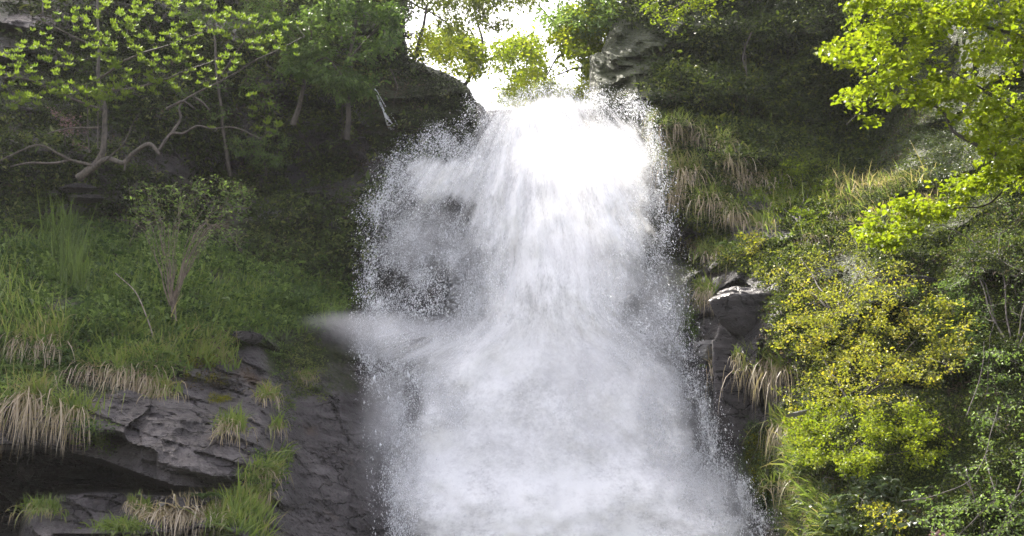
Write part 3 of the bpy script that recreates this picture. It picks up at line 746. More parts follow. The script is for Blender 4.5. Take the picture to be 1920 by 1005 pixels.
# ---- undergrowth that nobody could count
def under(name, label, mat, jobs, seed):
    b = Bag(); rng = RG(seed)
    for j in jobs:
        j = dict(j); S = j.pop('S'); clumps(b, S, rng=rng, **j)
    return tag(b.build(name, mat), label, None, kind='stuff')
UL = [(-60,-40),(700,-80),(762,-40),(764,60),(775,125),(850,200),(800,300),(760,330),(700,400),(690,560),(640,560),(420,470),(300,430),(-60,410)]
under("undergrowth", "dim ivy and brambles clothing the shaded cliff", ML_dark, [
    dict(S=S_left, poly=UL, n=5200, rad=.40, per=16, L=.14, tint=.38, gate=(.6, -.14, 201)),
    dict(S=S_left, poly=[(330,-40),(740,-60),(760,60),(740,140),(640,240),(500,250),(380,120)], n=1200, rad=.42, per=20, L=.12, tint=.6, gate=(.5, -.1, 203)),
    dict(S=S_left, poly=[(40,60),(420,60),(420,270),(260,290),(60,200)], n=1300, rad=.35, per=24, L=.08, tint=.3),
    dict(S=S_left, poly=[(-40,180),(110,190),(130,330),(60,420),(-40,440)], n=420, rad=.35, per=26, L=.08, tint=.6),
    dict(S=S_left, poly=[(400,250),(700,330),(690,540),(600,560),(440,430)], n=900, rad=.34, per=20, L=.11, tint=.55, gate=(.7, -.05, 207)),
    dict(S=S_left, poly=[(520,650),(600,640),(610,740),(540,760)], n=110, rad=.22, per=24, L=.06, tint=.75),
    dict(S=S_left, poly=[(764,120),(850,150),(885,180),(890,235),(860,300),(760,280)], n=620, rad=.2, per=20, L=.08, tint=.14),
    dict(S=S_left, poly=[(560,-200),(764,-200),(764,30),(600,20)], n=500, rad=.5, per=24, L=.1, tint=.45)], 1)
under("dead_leaves", "brown dead leaves and bracken caught on the cliff", ML_dry, [
    dict(S=S_left, poly=UL, n=1500, rad=.28, per=14, L=.075, tint=.35, gate=(.6, -.02, 211)),
    dict(S=S_left, poly=[(-40,600),(420,620),(480,720),(200,740),(-40,720)], n=260, rad=.2, per=12, L=.08, tint=.6),
    dict(S=S_right, poly=[(1200,180),(1700,180),(1920,400),(1940,1040),(1500,1040),(1440,640),(1300,520)], n=1500, rad=.25, per=14, L=.07, tint=.55, gate=(.6, 0, 213))], 2)
UR = [(1130,-40),(1560,-60),(2000,-60),(2000,1060),(1470,1060),(1450,860),(1450,780),(1500,700),(1460,640),(1500,560),(1420,520),(1330,500),(1310,440),(1240,330),(1215,220),(1130,190),(1110,110)]
under("undergrowth", "green herbs and ivy spilling down the sunny bank", ML_bank, [
    dict(S=S_right, poly=[(1225,120),(1300,60),(1560,80),(1650,200),(1640,330),(1540,300),(1400,290),(1240,200),(1215,180)], n=2400, rad=.4, per=18, L=.125, tint=.28, gate=(.6, -.4, 221)),
    dict(S=S_right, poly=[(1160,-160),(1560,-160),(1700,0),(1560,110),(1300,70),(1170,40)], n=1900, rad=.44, per=18, L=.13, tint=.16, gate=(.5, -.28, 223)),
    dict(S=S_right, poly=[(1215,190),(1440,250),(1560,300),(1560,460),(1480,520),(1340,500),(1310,440),(1240,330)], n=2300, rad=.28, per=20, L=.085, tint=.45, gate=(.7, -.3, 225)),
    dict(S=S_right, poly=[(1560,260),(2000,120),(2000,700),(1840,700),(1740,560),(1560,460)], n=4200, rad=.26, per=24, L=.055, tint=.42, gate=(.6, -.3, 227)),
    dict(S=S_right, poly=[(1460,520),(1760,560),(2000,700),(2000,1080),(1500,1080),(1455,860),(1500,700)], n=5600, rad=.26, per=24, L=.05, tint=.42, gate=(.6, -.35, 229)),
    dict(S=S_right, poly=[(1250,470),(1315,470),(1315,570),(1262,570)], n=130, rad=.2, per=22, L=.06, tint=.45),
    dict(S=S_right, poly=[(1425,515),(1510,515),(1510,650),(1450,650)], n=260, rad=.2, per=22, L=.06, tint=.5),
    dict(S=S_right, poly=[(1540,370),(1700,330),(1960,320),(1960,480),(1560,480)], n=1600, rad=.22, per=24, L=.055, tint=.45),
    dict(S=S_right, poly=[(1600,-60),(2000,-60),(2000,140),(1700,200)], n=900, rad=.3, per=24, L=.06, tint=.5)], 3)
under("ivy", "broad green leaves trailing along the ledges", ML_green, [
    dict(S=S_left, poly=[(-60,415),(250,430),(640,500),(660,560),(560,620),(470,620),(330,650),(190,700),(-60,700)], n=2600, rad=.26, per=16, L=.125, tint=.45, hang=.1, up=1.0, gate=(.7, -.3, 231)),
    dict(S=S_left, poly=[(-40,670),(60,690),(150,700),(90,750),(-40,745)], n=120, rad=.24, per=30, L=.08, tint=.75, up=1.2),
    dict(S=S_left, poly=[(170,640),(330,660),(350,700),(190,705)], n=150, rad=.22, per=26, L=.07, tint=.7, up=1.2),
    dict(S=S_left, poly=[(360,600),(450,620),(440,650),(370,640)], n=60, rad=.2, per=24, L=.08, tint=.35, up=1.2),
    dict(S=S_left, poly=[(480,850),(540,850),(500,940),(440,960),(440,930)], n=90, rad=.16, per=22, L=.06, tint=.5),
    dict(S=S_left, poly=[(500,600),(560,640),(545,800),(520,800)], n=60, rad=.14, per=18, L=.05, tint=.5),
    dict(S=S_left, poly=[(120,770),(200,810),(215,845),(150,830)], n=60, rad=.17, per=22, L=.06, tint=.6),
    dict(S=S_right, poly=[(1255,560),(1300,560),(1310,640),(1270,650)], n=80, rad=.2, per=22, L=.06, tint=.5),
    dict(S=S_right, poly=[(1370,780),(1460,800),(1470,1000),(1420,960)], n=240, rad=.16, per=22, L=.04, tint=.3)], 4)
under("moss", "yellow green moss cushions on the wet ledge", ML_moss, [
    dict(S=S_left, poly=[(345,655),(400,655),(405,690),(350,690)], n=130, rad=.12, per=40, L=.022, tint=.55, soft=5, hang=0),
    dict(S=S_left, poly=[(392,742),(430,738),(430,752),(395,756)], n=40, rad=.09, per=40, L=.02, tint=.6, soft=4, hang=0),
    dict(S=S_left, poly=[(350,700),(420,700),(425,720),(370,715)], n=40, rad=.09, per=40, L=.02, tint=.5, soft=4, hang=0),
    dict(S=S_right, poly=[(1380,800),(1450,820),(1450,930),(1420,930)], n=160, rad=.12, per=40, L=.03, tint=.2, soft=6, hang=0)], 5)

# ---- grass on the terrace and between the ledges
def grass_cover():
    b = Bag(); rng = RG(6)
    for poly, n, L, t0, t1, bend in [
        ([(-60,420),(300,440),(640,520),(660,580),(560,630),(460,625),(340,650),(190,700),(-60,740)], 20000, .26, .22, .48, .7),
        ([(-60,540),(60,550),(130,620),(120,680),(-60,690)], 1500, .55, .35, .66, .5),
        ([(170,600),(430,640),(440,690),(190,690)], 4200, .34, .35, .62, .7),
        ([(90,430),(150,430),(160,560),(110,560)], 900, .85, .2, .35, .3),
        ([(470,880),(540,850),(500,930),(420,980),(430,930)], 1600, .3, .3, .6, 1.0),
        ([(400,940),(500,940),(500,1020),(390,1020)], 1400, .4, .35, .62, .8),
        ([(1215,185),(1420,280),(1560,330),(1560,470),(1340,480),(1240,330)], 2600, .38, .3, .62, 1.8),
        ([(1560,330),(1760,330),(1760,420),(1600,430),(1540,400)], 2400, .38, .4, .85, 1.5),
        ([(1485,800),(1540,840),(1570,1010),(1500,1020),(1480,900)], 4200, .4, .35, .7, 1.4)]:
        n = int(n * .5); u, v = inpoly(rng, poly, n, 18); S = S_left if poly[0][0] < 900 else S_right
        p, nn = nsurf(S, u, v)
        pat = fbm(p * .8, 3, 301)
        k = pat > rng.uniform(-.5, .25, n); p, nn, pat = p[k], nn[k], pat[k]; n = len(p)
        d = nrm(np.array([0, 0, 1.0]) + nn * .55 + rng.normal(0, .28, (n, 3)))
        ti = rng.normal(0, .08, n) + pat * .15
        blades(b, p, d, L * np.exp(rng.normal(0, .35, n)), .032 * np.exp(rng.normal(0, .3, n)), bend * rng.uniform(.4, 1.6, n), np.clip(t0 + ti, 0, 1), np.clip(t1 + ti, 0, 1), rng, 3)
    return tag(b.build("grass", ML_grass), "lush grass on the terrace and between rock ledges", None, kind='stuff')
grass_cover()

# ---- single tufts of grass, each one a thing
#  u, v, width px, length m, count, bend, tint root, tint tip, label
TUFTS = [
 (46,640,44,.95,420,3.4,.55,.98,"straw white grass tuft hanging over the upper left ledge"),
 (96,640,40,1.15,460,3.2,.5,.98,"long bleached grass tuft hanging beside the straw white one"),
 (205,692,100,1.25,900,3.2,.48,.95,"wide grass tuft, green on top with a straw fringe over the ledge"),
 (268,712,60,.95,480,3.0,.5,.92,"straw fringed grass tuft right of the widest fringed tuft"),
 (305,735,46,.75,420,2.2,.5,.85,"yellowish green tuft at the right end of the fringed row"),
 (55,748,48,1.6,520,3.3,.55,.93,"tall pinkish straw tuft hanging over the dark hollow"),
 (6,765,22,1.5,260,3.2,.4,.9,"grey green tuft hanging at the left edge of the picture"),
 (128,772,60,1.3,620,2.9,.42,.85,"bright green tuft with a few long pale strands over the cave"),
 (435,800,32,1.0,560,2.6,.42,.88,"lone tuft on the bare slab, green crown and tan skirt"),
 (575,706,24,.6,300,2.4,.45,.85,"small tuft on the bare slab near the falling water"),
 (505,742,26,.85,300,2.6,.55,.85,"reddish tuft in the crack above the lone slab tuft"),
 (520,800,18,.7,200,2.6,.45,.85,"thin dangling tuft in the crack beside the smooth slab"),
 (355,962,92,.95,1000,2.5,.8,.95,"big straw coloured tuft at the bottom, leaning over"),
 (425,975,50,.7,460,1.4,.4,.62,"upright green tuft beside the big straw tuft"),
 (228,990,66,.45,700,1.3,.38,.55,"rounded fresh green tuft on the bottom edge"),
 (249,945,14,.6,200,3.2,.5,.98,"tiny white stranded tuft on the lower ledge"),
 (275,958,22,.8,200,3.2,.4,.9,"thin drooping tuft right of the tiny white one"),
 (78,955,54,.7,460,2.2,.4,.72,"weedy tuft at the foot of the dark hollow"),
 (505,885,34,.6,360,2.2,.42,.85,"tuft on the step beneath the bare slab"),
 (485,925,30,.7,320,2.4,.45,.9,"tan tuft just under the step beside the smooth slab"),
 (1228,222,22,.8,300,3.3,.5,.9,"short tan tuft on the lip of the mossy shoulder"),
 (1268,232,30,.9,360,3.3,.5,.86,"olive tuft just right of the short tan one on the shoulder"),
 (1352,268,34,1.0,360,3.2,.5,.86,"brown tuft hanging under the ledge line of the dark right cliff"),
 (1252,305,26,1.3,360,3.4,.58,.9,"narrow brown tuft close to the falling water"),
 (1372,300,36,.9,360,3.2,.45,.84,"olive tuft hanging left of the upright green bush"),
 (1268,365,28,1.1,340,3.4,.58,.88,"tan tuft hanging above the dark notch by the water"),
 (1372,400,40,.9,400,3.0,.5,.86,"greenish tuft between the dark notch and the green bush"),
 (1468,385,44,.9,420,3.0,.5,.86,"tan tuft under the left side of the upright green bush"),
 (1525,450,50,.8,460,2.8,.5,.88,"mixed tan tuft below the upright green bush"),
 (1300,455,26,.9,300,3.3,.55,.86,"dark tan tuft at the lower edge of the notch"),
 (1240,255,30,1.1,320,3.4,.6,.86,"brown tuft hanging from the mossy shoulder right of the crest"),
 (1312,252,40,.9,360,3.2,.55,.86,"brown tuft below the overhang of the shoulder"),
 (1288,325,40,1.5,460,3.4,.6,.88,"long brown tuft hanging beside the falling water"),
 (1330,375,40,1.0,420,3.0,.5,.86,"grey green tuft hanging above the dark notch"),
 (1405,338,70,1.0,700,2.8,.58,.9,"broad tan tuft hanging under the green bush"),
 (1425,420,40,.8,420,2.8,.5,.86,"tan tuft above the yellow flowering plant"),
 (1338,478,46,1.0,520,3.2,.5,.88,"brown tuft hanging left of the yellow flowering plant"),
 (1322,548,30,1.0,380,3.2,.5,.85,"tuft hanging over the left end of the rock outcrop"),
 (1575,410,50,.7,520,3.0,.62,1.0,"silvery tuft on the brow of the sunny bank"),
 (1640,350,64,.8,620,2.6,.62,.98,"pale sunlit tuft under the overhanging branch"),
 (1352,682,26,1.1,360,3.5,.78,.88,"rust brown tuft hanging below the small boulder"),
 (1382,672,14,.7,160,3.4,.5,.8,"slim green tuft hanging on the dark rock"),
 (1440,690,50,1.45,820,3.2,.5,.92,"huge shaggy tuft hanging beside the yellow shrub"),
 (1468,800,36,1.2,460,3.2,.5,.92,"shaggy tuft below the pale stone slab"),
 (1490,905,60,.8,520,2.6,.5,.85,"olive tuft below the lime green shrub"),
]
def tufts():
    for k, (u, v, w_, L, n, bend, t0, t1, lab) in enumerate(TUFTS):
        rng = RG(400 + k); S = S_left if u < 900 else S_right
        n = int(n * .55); uu = u + rng.normal(0, w_ * .38, n); vv = v + rng.normal(0, 5, n) + 0.10 * w_ * ((uu - u) / w_) ** 2
        p, nn = nsurf(S, uu, vv); dmin = np.median(p[:, 1]); p = P(uu, vv, np.minimum(S(uu, vv), dmin + .5))
        p = p + np.array([0, 0, .02])
        g = rng.integers(0, 9, n); lean = rng.normal(0, .55, (9, 2))
        d = nrm(np.array([0, -0.75, .55]) + rng.normal(0, .33, (n, 3)) + np.stack([lean[g, 0] * .5, lean[g, 1] * .25 - .1, 0 * g], -1))
        Ls = L * rng.uniform(.45, 1.1, n) * (1 + .15 * rng.normal(size=9)[g]); sh = rng.normal(0, .07, n)
        short = rng.random(n) < .4                                # green new growth on top
        Ls = np.where(short, Ls * .5, Ls); bb = np.where(short, bend * .3, bend * rng.uniform(.75, 1.25, n))
        d = np.where(short[:, None], nrm(d + np.array([0, .5, .9])), d)
        b = Bag(); blades(b, p, d, Ls, .030, bb, np.clip(t0 + sh, 0, 1), np.clip(np.where(short, min(t0 + .08, t1), t1) + sh, 0, 1), rng, 5, .45)
        o = b.build("grass_tuft", ML_grass, origin=P(u, v, dmin)); tag(o, lab, "grass tuft", "drooping grass tufts on the ledges")
tufts()

# ---- left bank: the rosette leaved tree
def left_tree():
    rng = RG(10); s = Skel(rng); D = 39.0
    s.px([(146,334,39.2),(168,318,39.1),(184,303,39),(197,279,38.9),(197,223,38.9),(190,171,39),(186,131,39),(183,60,39.2),(181,-30,39.4)], .13, .025, 40)
    s.px([(165,322,39.1),(200,300,38.8),(230,306,38.6),(246,290,38.5),(280,271,38.3),(300,288,38.2)], .085, .055, 24, .03)
    s.px([(236,303,38.6),(233,320,38.5)], .05, .02, 8, 0)
    s.px([(298,280,38.2),(322,251,38.3),(345,250,38.2),(370,235,38.1),(398,241,38),(446,239,37.8),(490,259,37.6)], .045, .012, 34)
    s.px([(322,251,38.3),(338,223,38.5),(342,190,38.6),(418,151,38.6),(478,115,38.4),(569,68,38.2)], .045, .012, 34)
    s.px([(131,298,39),(92,306,38.6),(50,305,38.4),(20,312,38.3)], .045, .02, 20)
    s.px([(172,312,39),(131,298,38.9),(80,275,38.5),(44,279,38.3),(-20,310,38.2)], .05, .02, 24)
    s.px([(187,239,38.9),(150,240,38.6),(119,243,38.4),(86,255,38.2)], .04, .015, 18)
    s.px([(192,207,38.9),(151,191,38.5),(115,175,38.3),(60,150,38.1),(10,140,38)], .045, .015, 24)
    s.px([(186,150,39),(240,110,38.4),(300,90,38),(380,60,37.8)], .04, .012, 24)
    s.px([(190,171,39),(250,165,38.4),(330,140,38),(420,105,37.8)], .04, .012, 24)
    s.px([(184,90,39),(120,60,38.4),(60,30,38)], .035, .012, 20)
    s.px([(168,287,39),(165,230,39),(163,159,39)], .022, .015, 14, .02)
    s.px([(185,280,38.8),(184,230,38.8),(183,176,38.8)], .022, .015, 14, .02)
    s.px([(199,305,38.7),(225,275,38.5),(240,250,38.4),(262,212,38.4)], .025, .01, 16)
    B = [([(0,90),(60,60),(140,40),(330,0),(450,20),(560,40),(552,95),(480,110),(420,140),(400,165),(250,185),(190,195),(120,180),(60,190),(-10,210)], 330),
         ([(60,-10),(330,-20),(330,30),(110,50)], 40), ([(470,225),(535,230),(530,258),(470,255)], 9), ([(475,180),(505,180),(505,205),(472,205)], 4), ([(400,240),(410,250),(415,255),(404,258)], 1),
         ([(90,150),(240,180),(230,205),(100,200)], 26), ([(-20,180),(60,165),(70,195),(-20,215)], 16)]
    tg = np.concatenate([targets(rng, p, n, 37.9, .55) for p, n in B])
    tips = s.grow(tg, .005, .6)
    e = plant("rosette_leaved_tree", "crooked tree rooted on the left ledge with bright rosettes of new leaves", "tree", P(146, 334, 39.2), rng, s, tips,
          rosettes(.15, .42, .48, rng), ML_fresh, MB_grey)
    # dead grey snags caught in its fork
    rng = RG(11)
    for k, (pts, lab) in enumerate([([(312,205),(338,190),(350,193),(364,204)], "bent pale branch hanging over the dark hollow"),
                                    ([(362,181),(380,193),(392,206)], "thin pale branch right of the bent one")]):
        b = Bag(); tube(b, smooth_line([P(x, y, 38.1) for x, y in pts], 14, .06), np.linspace(.045, .018, 14), 7)
        tag(b.build("broken_branch", MB_grey, smooth=True, origin=P(*pts[0], 38.1)), lab, "branch", "dead branches on the left cliff")
left_tree()

def shrub_left():
    rng = RG(12); s = Skel(rng); D0 = float(S_left(np.array([329.]), np.array([610.]))[0]) - .1
    s.px([(331,625,D0),(327,590,D0),(328,545,D0 - .05)], .085, .05, 12, .02)
    for k in range(34):
        a = rng.uniform(-1, 1); ue = 345 + a * 120 + rng.normal(0, 10); ve = 345 + abs(a) ** 1.5 * 60 + rng.uniform(0, 90)
        s.px([(328 + a * 4, 560 + rng.uniform(-15, 15), D0 - .05), (329 + a * 34, 490, D0 - .2 + rng.normal(0, .2)), (335 + a * 80, 420, D0 - .3 + rng.normal(0, .3)), (ue, ve, D0 - .3 + rng.normal(0, .5))], rng.uniform(.006, .014), .004, 18, .09)
    tg = targets(rng, [(235,345),(300,325),(360,330),(420,325),(480,350),(460,420),(420,450),(380,500),(300,490),(250,430)], 330, D0 - .3, .6)
    tips = s.grow(tg, .0035, .4)
    plant("fan_shaped_shrub", "half bare shrub fanning up from a dark stem on the grassy terrace", "shrub", P(331, 625, D0), rng, s, tips, spray_leaves(4, .08, .5, .65, rng, .18, spread=.2), ML_green, MB_twig, crown="foliage", trunk="stem")
    b = Bag(); pts = [(289,645),(280,612),(266,570),(250,541),(216,510)]
    tube(b, smooth_line([P(x, y, D0 - .5 - .1 * k) for k, (x, y) in enumerate(pts)], 24, .03), np.linspace(.020, .010, 24), 7)
    tag(b.build("arching_stick", MB_pale, smooth=True, origin=P(289, 645, D0 - .5)), "bare pale stick arching out of the grass near the shrub", "stick")
shrub_left()

def tree(name, label, seed, limbs, polys, leaf, mleaf, bark, group=None, rtip=.005, rmul=.6, cat="tree", crown="crown", trunk="trunk"):
    rng = RG(seed); s = Skel(rng)
    for pts, r0, r1 in limbs: s.px(pts, r0, r1, 28)
    tg = np.concatenate([targets(rng, p, n, D, dj, 20, (45, 30, seed)) for p, n, D, dj in polys])
    tips = s.grow(tg, rtip, rmul)
    return plant(name, label, cat, P(*limbs[0][0][0]), rng, s, tips, leaf(rng), mleaf, bark, group, crown, trunk)

LG = "trees clinging to the left cliff"
tree("slender_tree", "slender tree with drooping green leaves and a leaning pale trunk", 20, [([(552,236,43.6),(562,200,43.4),(568,170,43.2),(580,90,43),(585,10,43)], .10, .03), ([(568,165,43.2),(530,140,42.6),(500,120,42.4)], .04, .015), ([(572,130,43),(610,110,42.4),(640,140,42)], .04, .015)],
     [([(530,130),(560,90),(600,60),(640,120),(690,170),(640,185),(560,160)], 130, 42.5, .5), ([(510,-20),(600,-30),(640,40),(600,120),(540,130),(500,80)], 130, 42.7, .6)],
     lambda r: spray_leaves(12, .17, .42, .5, r, .28, droop=.5), ML_green, MB_grey, LG)
tree("slender_tree", "dark stemmed tree on the cliff edge next to the sky gap", 21, [([(650,262,43.2),(654,200,43),(656,120,43),(668,30,43),(672,-60,43)], .10, .04), ([(656,110,43),(700,60,43),(730,20,43)], .04, .015)],
     [([(600,-30),(740,-40),(755,30),(745,100),(700,120),(640,90),(610,40)], 230, 42.9, .8), ([(655,120),(710,150),(715,180),(660,170)], 30, 42.6, .3)],
     lambda r: spray_leaves(12, .15, .5, .3, r, .28, droop=.3), ML_green, MB_dark, LG)
tree("slender_tree", "thin tree filling the top left with small dull leaves", 22, [([(430,330,44),(420,240,43.6),(405,120,43.2),(400,-60,43)], .07, .03), ([(410,150,43.3),(450,90,43),(490,40,43)], .03, .012)],
     [([(330,-30),(520,-30),(530,40),(440,70),(340,30)], 150, 42.9, .7), ([(300,190),(500,130),(520,200),(380,230)], 40, 43, .5)],
     lambda r: spray_leaves(13, .10, .5, .5, r, .24), ML_green, MB_grey, LG)
tree("low_evergreen_bush", "low bush with fine drooping sprays on the dark left cliff", 23, [([(500,330,44),(495,300,43.4),(480,275,43)], .05, .02)],
     [([(430,262),(520,255),(560,290),(520,310),(450,300)], 70, 42.8, .4)], lambda r: spray_leaves(14, .09, .3, .5, r, .2, droop=.7), ML_green, MB_dark, cat="bush", crown="foliage", trunk="stem")
tree("pink_blossom_shrub", "shrub with faint pink blossom behind the crooked tree", 24, [([(120,330,40.4),(120,280,40),(118,240,39.8)], .04, .015)],
     [([(90,215),(150,210),(170,250),(150,285),(95,280)], 26, 39.7, .3)], lambda r: spray_leaves(12, .05, .9, .4, r, .18), ML_pink, MB_dark, cat="shrub", crown="foliage", trunk="stem")

# ---- trees beyond the crest, seen through the gap
BG = "trees beyond the crest of the falls"
tree("woodland_tree", "golden green tree right of the sky gap, behind the crest", 30, [([(1240,330,51),(1190,160,51),(1140,60,51),(1085,-20,51)], .22, .06), ([(1180,140,51),(1110,125,51),(1040,140,51)], .08, .02), ([(1160,95,51),(1060,60,51),(1010,10,51)], .09, .02), ([(1215,250,51),(1150,110,50.5),(1060,100,50),(1020,150,50)], .07, .02)],
     [([(1040,60),(1080,20),(1160,-20),(1170,60),(1140,120),(1110,180),(1060,190),(1000,185),(960,195),(1010,130)], 1050, 50.8, 1.6)], lambda r: spray_leaves(16, .13, .6, .6, r, .42, spread=.2), ML_lime, MB_dark, BG)
tree("woodland_tree", "darker green tree overhanging the top right of the gap", 31, [([(1290,260,49),(1220,90,49),(1120,20,49),(1060,-60,49)], .2, .06), ([(1150,40,49),(1080,45,49),(1030,30,49)], .07, .02)],
     [([(1020,-40),(1170,-40),(1165,30),(1110,70),(1060,50),(1015,25)], 320, 48.8, 1.2)], lambda r: spray_leaves(15, .15, .5, .65, r, .4), ML_green, MB_dark, BG)
tree("woodland_tree", "loose pale green tree in the middle of the sky gap", 32, [([(850,240,62),(872,160,61),(905,100,60),(890,20,60)], .12, .04), ([(890,125,60.5),(960,90,60),(1000,60,60)], .07, .02), ([(905,100,60),(850,90,60),(800,110,60)], .07, .02)],
     [([(930,90),(990,60),(1040,100),(1010,190),(950,195)], 560, 60, 2), ([(780,60),(860,50),(905,90),(895,150),(850,125)], 380, 59.5, 1.4)], lambda r: spray_leaves(10, .16, .55, .45, r, .5, spread=.2), ML_lime, MB_dark, BG)
tree("woodland_tree", "olive leaved tree hanging across the top of the gap", 33, [([(700,140,54),(720,40,54),(790,-30,54),(900,-40,54)], .18, .05), ([(760,0,54),(820,30,54),(860,60,54)], .05, .015), ([(860,-38,54),(900,20,54),(930,60,54)], .05, .015)],
     [([(770,-30),(1040,-40),(1020,10),(960,20),(950,50),(900,70),(840,60),(790,30)], 400, 53.8, 1.3)], lambda r: spray_leaves(11, .15, .5, .75, r, .42, droop=.5), ML_bank, MB_dark, BG)
tree("woodland_tree", "yellow green tree low on the left side of the gap", 34, [([(740,230,50),(775,120,50),(790,60,50),(800,10,50)], .12, .04)],
     [([(765,75),(800,60),(850,95),(880,125),(850,140),(800,118),(770,100)], 110, 49.6, .8)], lambda r: spray_leaves(10, .13, .55, .7, r, .4), ML_lime, MB_dark, BG)

# ---- right: the big overhanging lime tree, nearer than the bank
def lime_tree():
    rng = RG(40); s = Skel(rng)
    s.px([(2420,1500,17),(2330,1000,17.4),(2250,620,17.6),(2200,400,17.8),(2150,150,18),(2100,-100,18.2)], .22, .09, 40)
    s.px([(2240,600,17.6),(2060,400,18),(1920,318,18.2),(1837,275,18.3),(1789,247,18.4),(1773,215,18.4),(1750,199,18.4),(1702,187,18.5),(1638,191,18.6),(1586,235,18.6)], .04, .005, 50, .02)
    s.px([(2180,330,17.8),(2050,230,18.2),(1950,240,18.4),(1880,190,18.6),(1800,140,18.8),(1700,100,19)], .03, .005, 40, .03)
    s.px([(2150,150,18),(2000,90,18.4),(1880,60,18.8),(1740,20,19),(1640,20,19)], .04, .007, 40, .03)
    s.px([(2230,560,17.6),(2050,390,18.6),(1930,330,19),(1850,385,19.2),(1780,395,19.4),(1690,440,19.6)], .028, .005, 40, .02)
    polys = [([(1520,95),(1560,80),(1600,60),(1590,15),(1640,-40),(1990,-60),(1990,330),(1900,320),(1850,290),(1800,235),(1760,205),(1700,195),(1600,205),(1545,190),(1600,165),(1640,150),(1560,115)], 1050, 18.6, .6),
             ([(1800,200),(1990,200),(1990,380),(1880,370),(1820,300)], 60, 18.3, .4),
             ([(1602,432),(1640,385),(1700,370),(1760,335),(1850,320),(1990,300),(1990,370),(1860,355),(1790,380),(1760,420),(1700,450),(1690,470),(1620,462)], 270, 19.2, .4),
             ([(1625,222),(1650,222),(1645,246),(1628,243)], 4, 18.6, .05)]
    tg = np.concatenate([targets(rng, p, n, D, dj, 5, (60, 24, 3)) for p, n, D, dj in polys])
    tips = s.grow(tg, .0018, .35, step=.16, r_max=.012)
    plant("overhanging_lime_tree", "near tree reaching in from the right with glowing lime leaves", "tree", P(2420, 1500, 17), rng, s, tips,
          spray_leaves(12, .068, .85, .5, rng, .12, flat=1.1, spread=.1, point=.9), ML_lime, MB_dark)
lime_tree()
tree("cliff_top_maple", "small yellow green tree leaning out over the dark right cliff top", 41, [([(1400,-60,44),(1330,-30,43.6),(1270,10,43.3),(1225,25,43.2)], .06, .015), ([(1300,-10,43.5),(1290,20,43.3),(1262,45,43.2)], .03, .01)],
     [([(1195,-10),(1300,-30),(1350,10),(1320,20),(1275,35),(1250,60),(1210,30)], 60, 43.2, .4), ([(1330,-30),(1420,-30),(1400,10),(1350,15)], 26, 43.4, .4)], lambda r: spray_leaves(14, .10, .6, .35, r, .24), ML_lime, MB_grey)
tree("blue_green_tree", "dull blue green tree behind the lime leaves at top right", 42, [([(1990,260,26),(1930,140,26),(1880,40,26),(1850,-60,26)], .10, .03)],
     [([(1790,-40),(1990,-40),(1990,130),(1900,90),(1810,60)], 200, 25.6, .7)], lambda r: spray_leaves(14, .07, .35, .45, r, .22, droop=.4), ML_gloss, MB_grey)

# ---- shrubs on the sunny bank
def DR(off): return lambda u, v: S_right(u, v) - off
def bank(name, label, seed, base, polys, leaf, ml, bark, extra=(), cat="shrub", rtip=.004, rmul=.5):
    rng = RG(seed); s = Skel(rng); D0 = float(S_right(np.array([float(base[0])]), np.array([float(base[1])]))[0])
    cs = np.concatenate([np.array(p[0], float) for p in polys]); 
    nst = 7
    for k in range(nst):
        q = cs[rng.integers(len(cs))] * .5 + cs.mean(0) * .5; off = polys[0][2]
        De = float(S_right(q[:1], q[1:])[0]) - off
        s.px([(base[0] + rng.normal(0, 5), base[1], D0 - .05), ((base[0] * 2 + q[0]) / 3, (base[1] * 2 + q[1]) / 3 - 8, (D0 * 2 + De) / 3 - off * .4), (q[0], q[1], De)], .03, .008, 16, .08)
    for pts, r0, r1 in extra: s.px(pts, r0, r1, 24)
    tg = np.concatenate([targets(rng, p, n, DR(off), dj, 8, (38, 26, seed)) for p, n, off, dj in polys])
    tips = s.grow(tg, rtip, rmul)
    return plant(name, label, cat, P(base[0], base[1], D0), rng, s, tips, leaf(rng), ml, bark, "shrubs on the sunny bank", "foliage", "stem")
bank("yellow_leaved_shrub", "wide shrub of small golden yellow leaves in the middle of the bank", 50, (1600,770),
     [([(1450,650),(1462,600),(1510,550),(1640,535),(1770,555),(1830,640),(1800,720),(1700,740),(1640,760),(1560,760),(1500,745),(1480,740),(1455,700)], 620, 1.0, .5), ([(1440,500),(1520,470),(1740,500),(1850,600),(1840,700),(1760,770),(1480,790),(1425,660)], 220, .8, .5)],
     lambda r: spray_leaves(14, .056, .75, .5, r, .19, spread=.28), ML_yel, MB_grey)
bank("golden_twiggy_shrub", "sparse twiggy shrub with scattered yellow leaves above the rock outcrop", 51, (1560,600),
     [([(1380,500),(1450,460),(1560,420),(1640,450),(1700,480),(1720,540),(1600,570),(1500,560),(1440,530)], 260, .8, .4)],
     lambda r: spray_leaves(9, .055, .75, .3, r, .15, spread=.2), ML_yel, MB_grey)
bank("yellow_flowered_plant", "clump of vivid yellow leaves on the left brow of the bank", 52, (1395,492),
     [([(1345,478),(1385,440),(1430,428),(1438,460),(1420,488),(1370,490)], 60, .3, .15)],
     lambda r: spray_leaves(11, .055, .75, .72, r, .13, spread=.1), ML_yel, MB_grey, cat="plant")
bank("lime_green_shrub", "dense low shrub of bright lime leaves under the golden one", 53, (1560,890),
     [([(1470,790),(1500,750),(1580,745),(1640,770),(1660,840),(1630,890),(1540,900),(1490,860)], 400, .9, .45), ([(1640,750),(1740,760),(1790,820),(1770,880),(1680,870),(1640,820)], 170, .7, .3)],
     lambda r: spray_leaves(15, .052, .75, .55, r, .15, spread=.12), ML_lime, MB_dark)
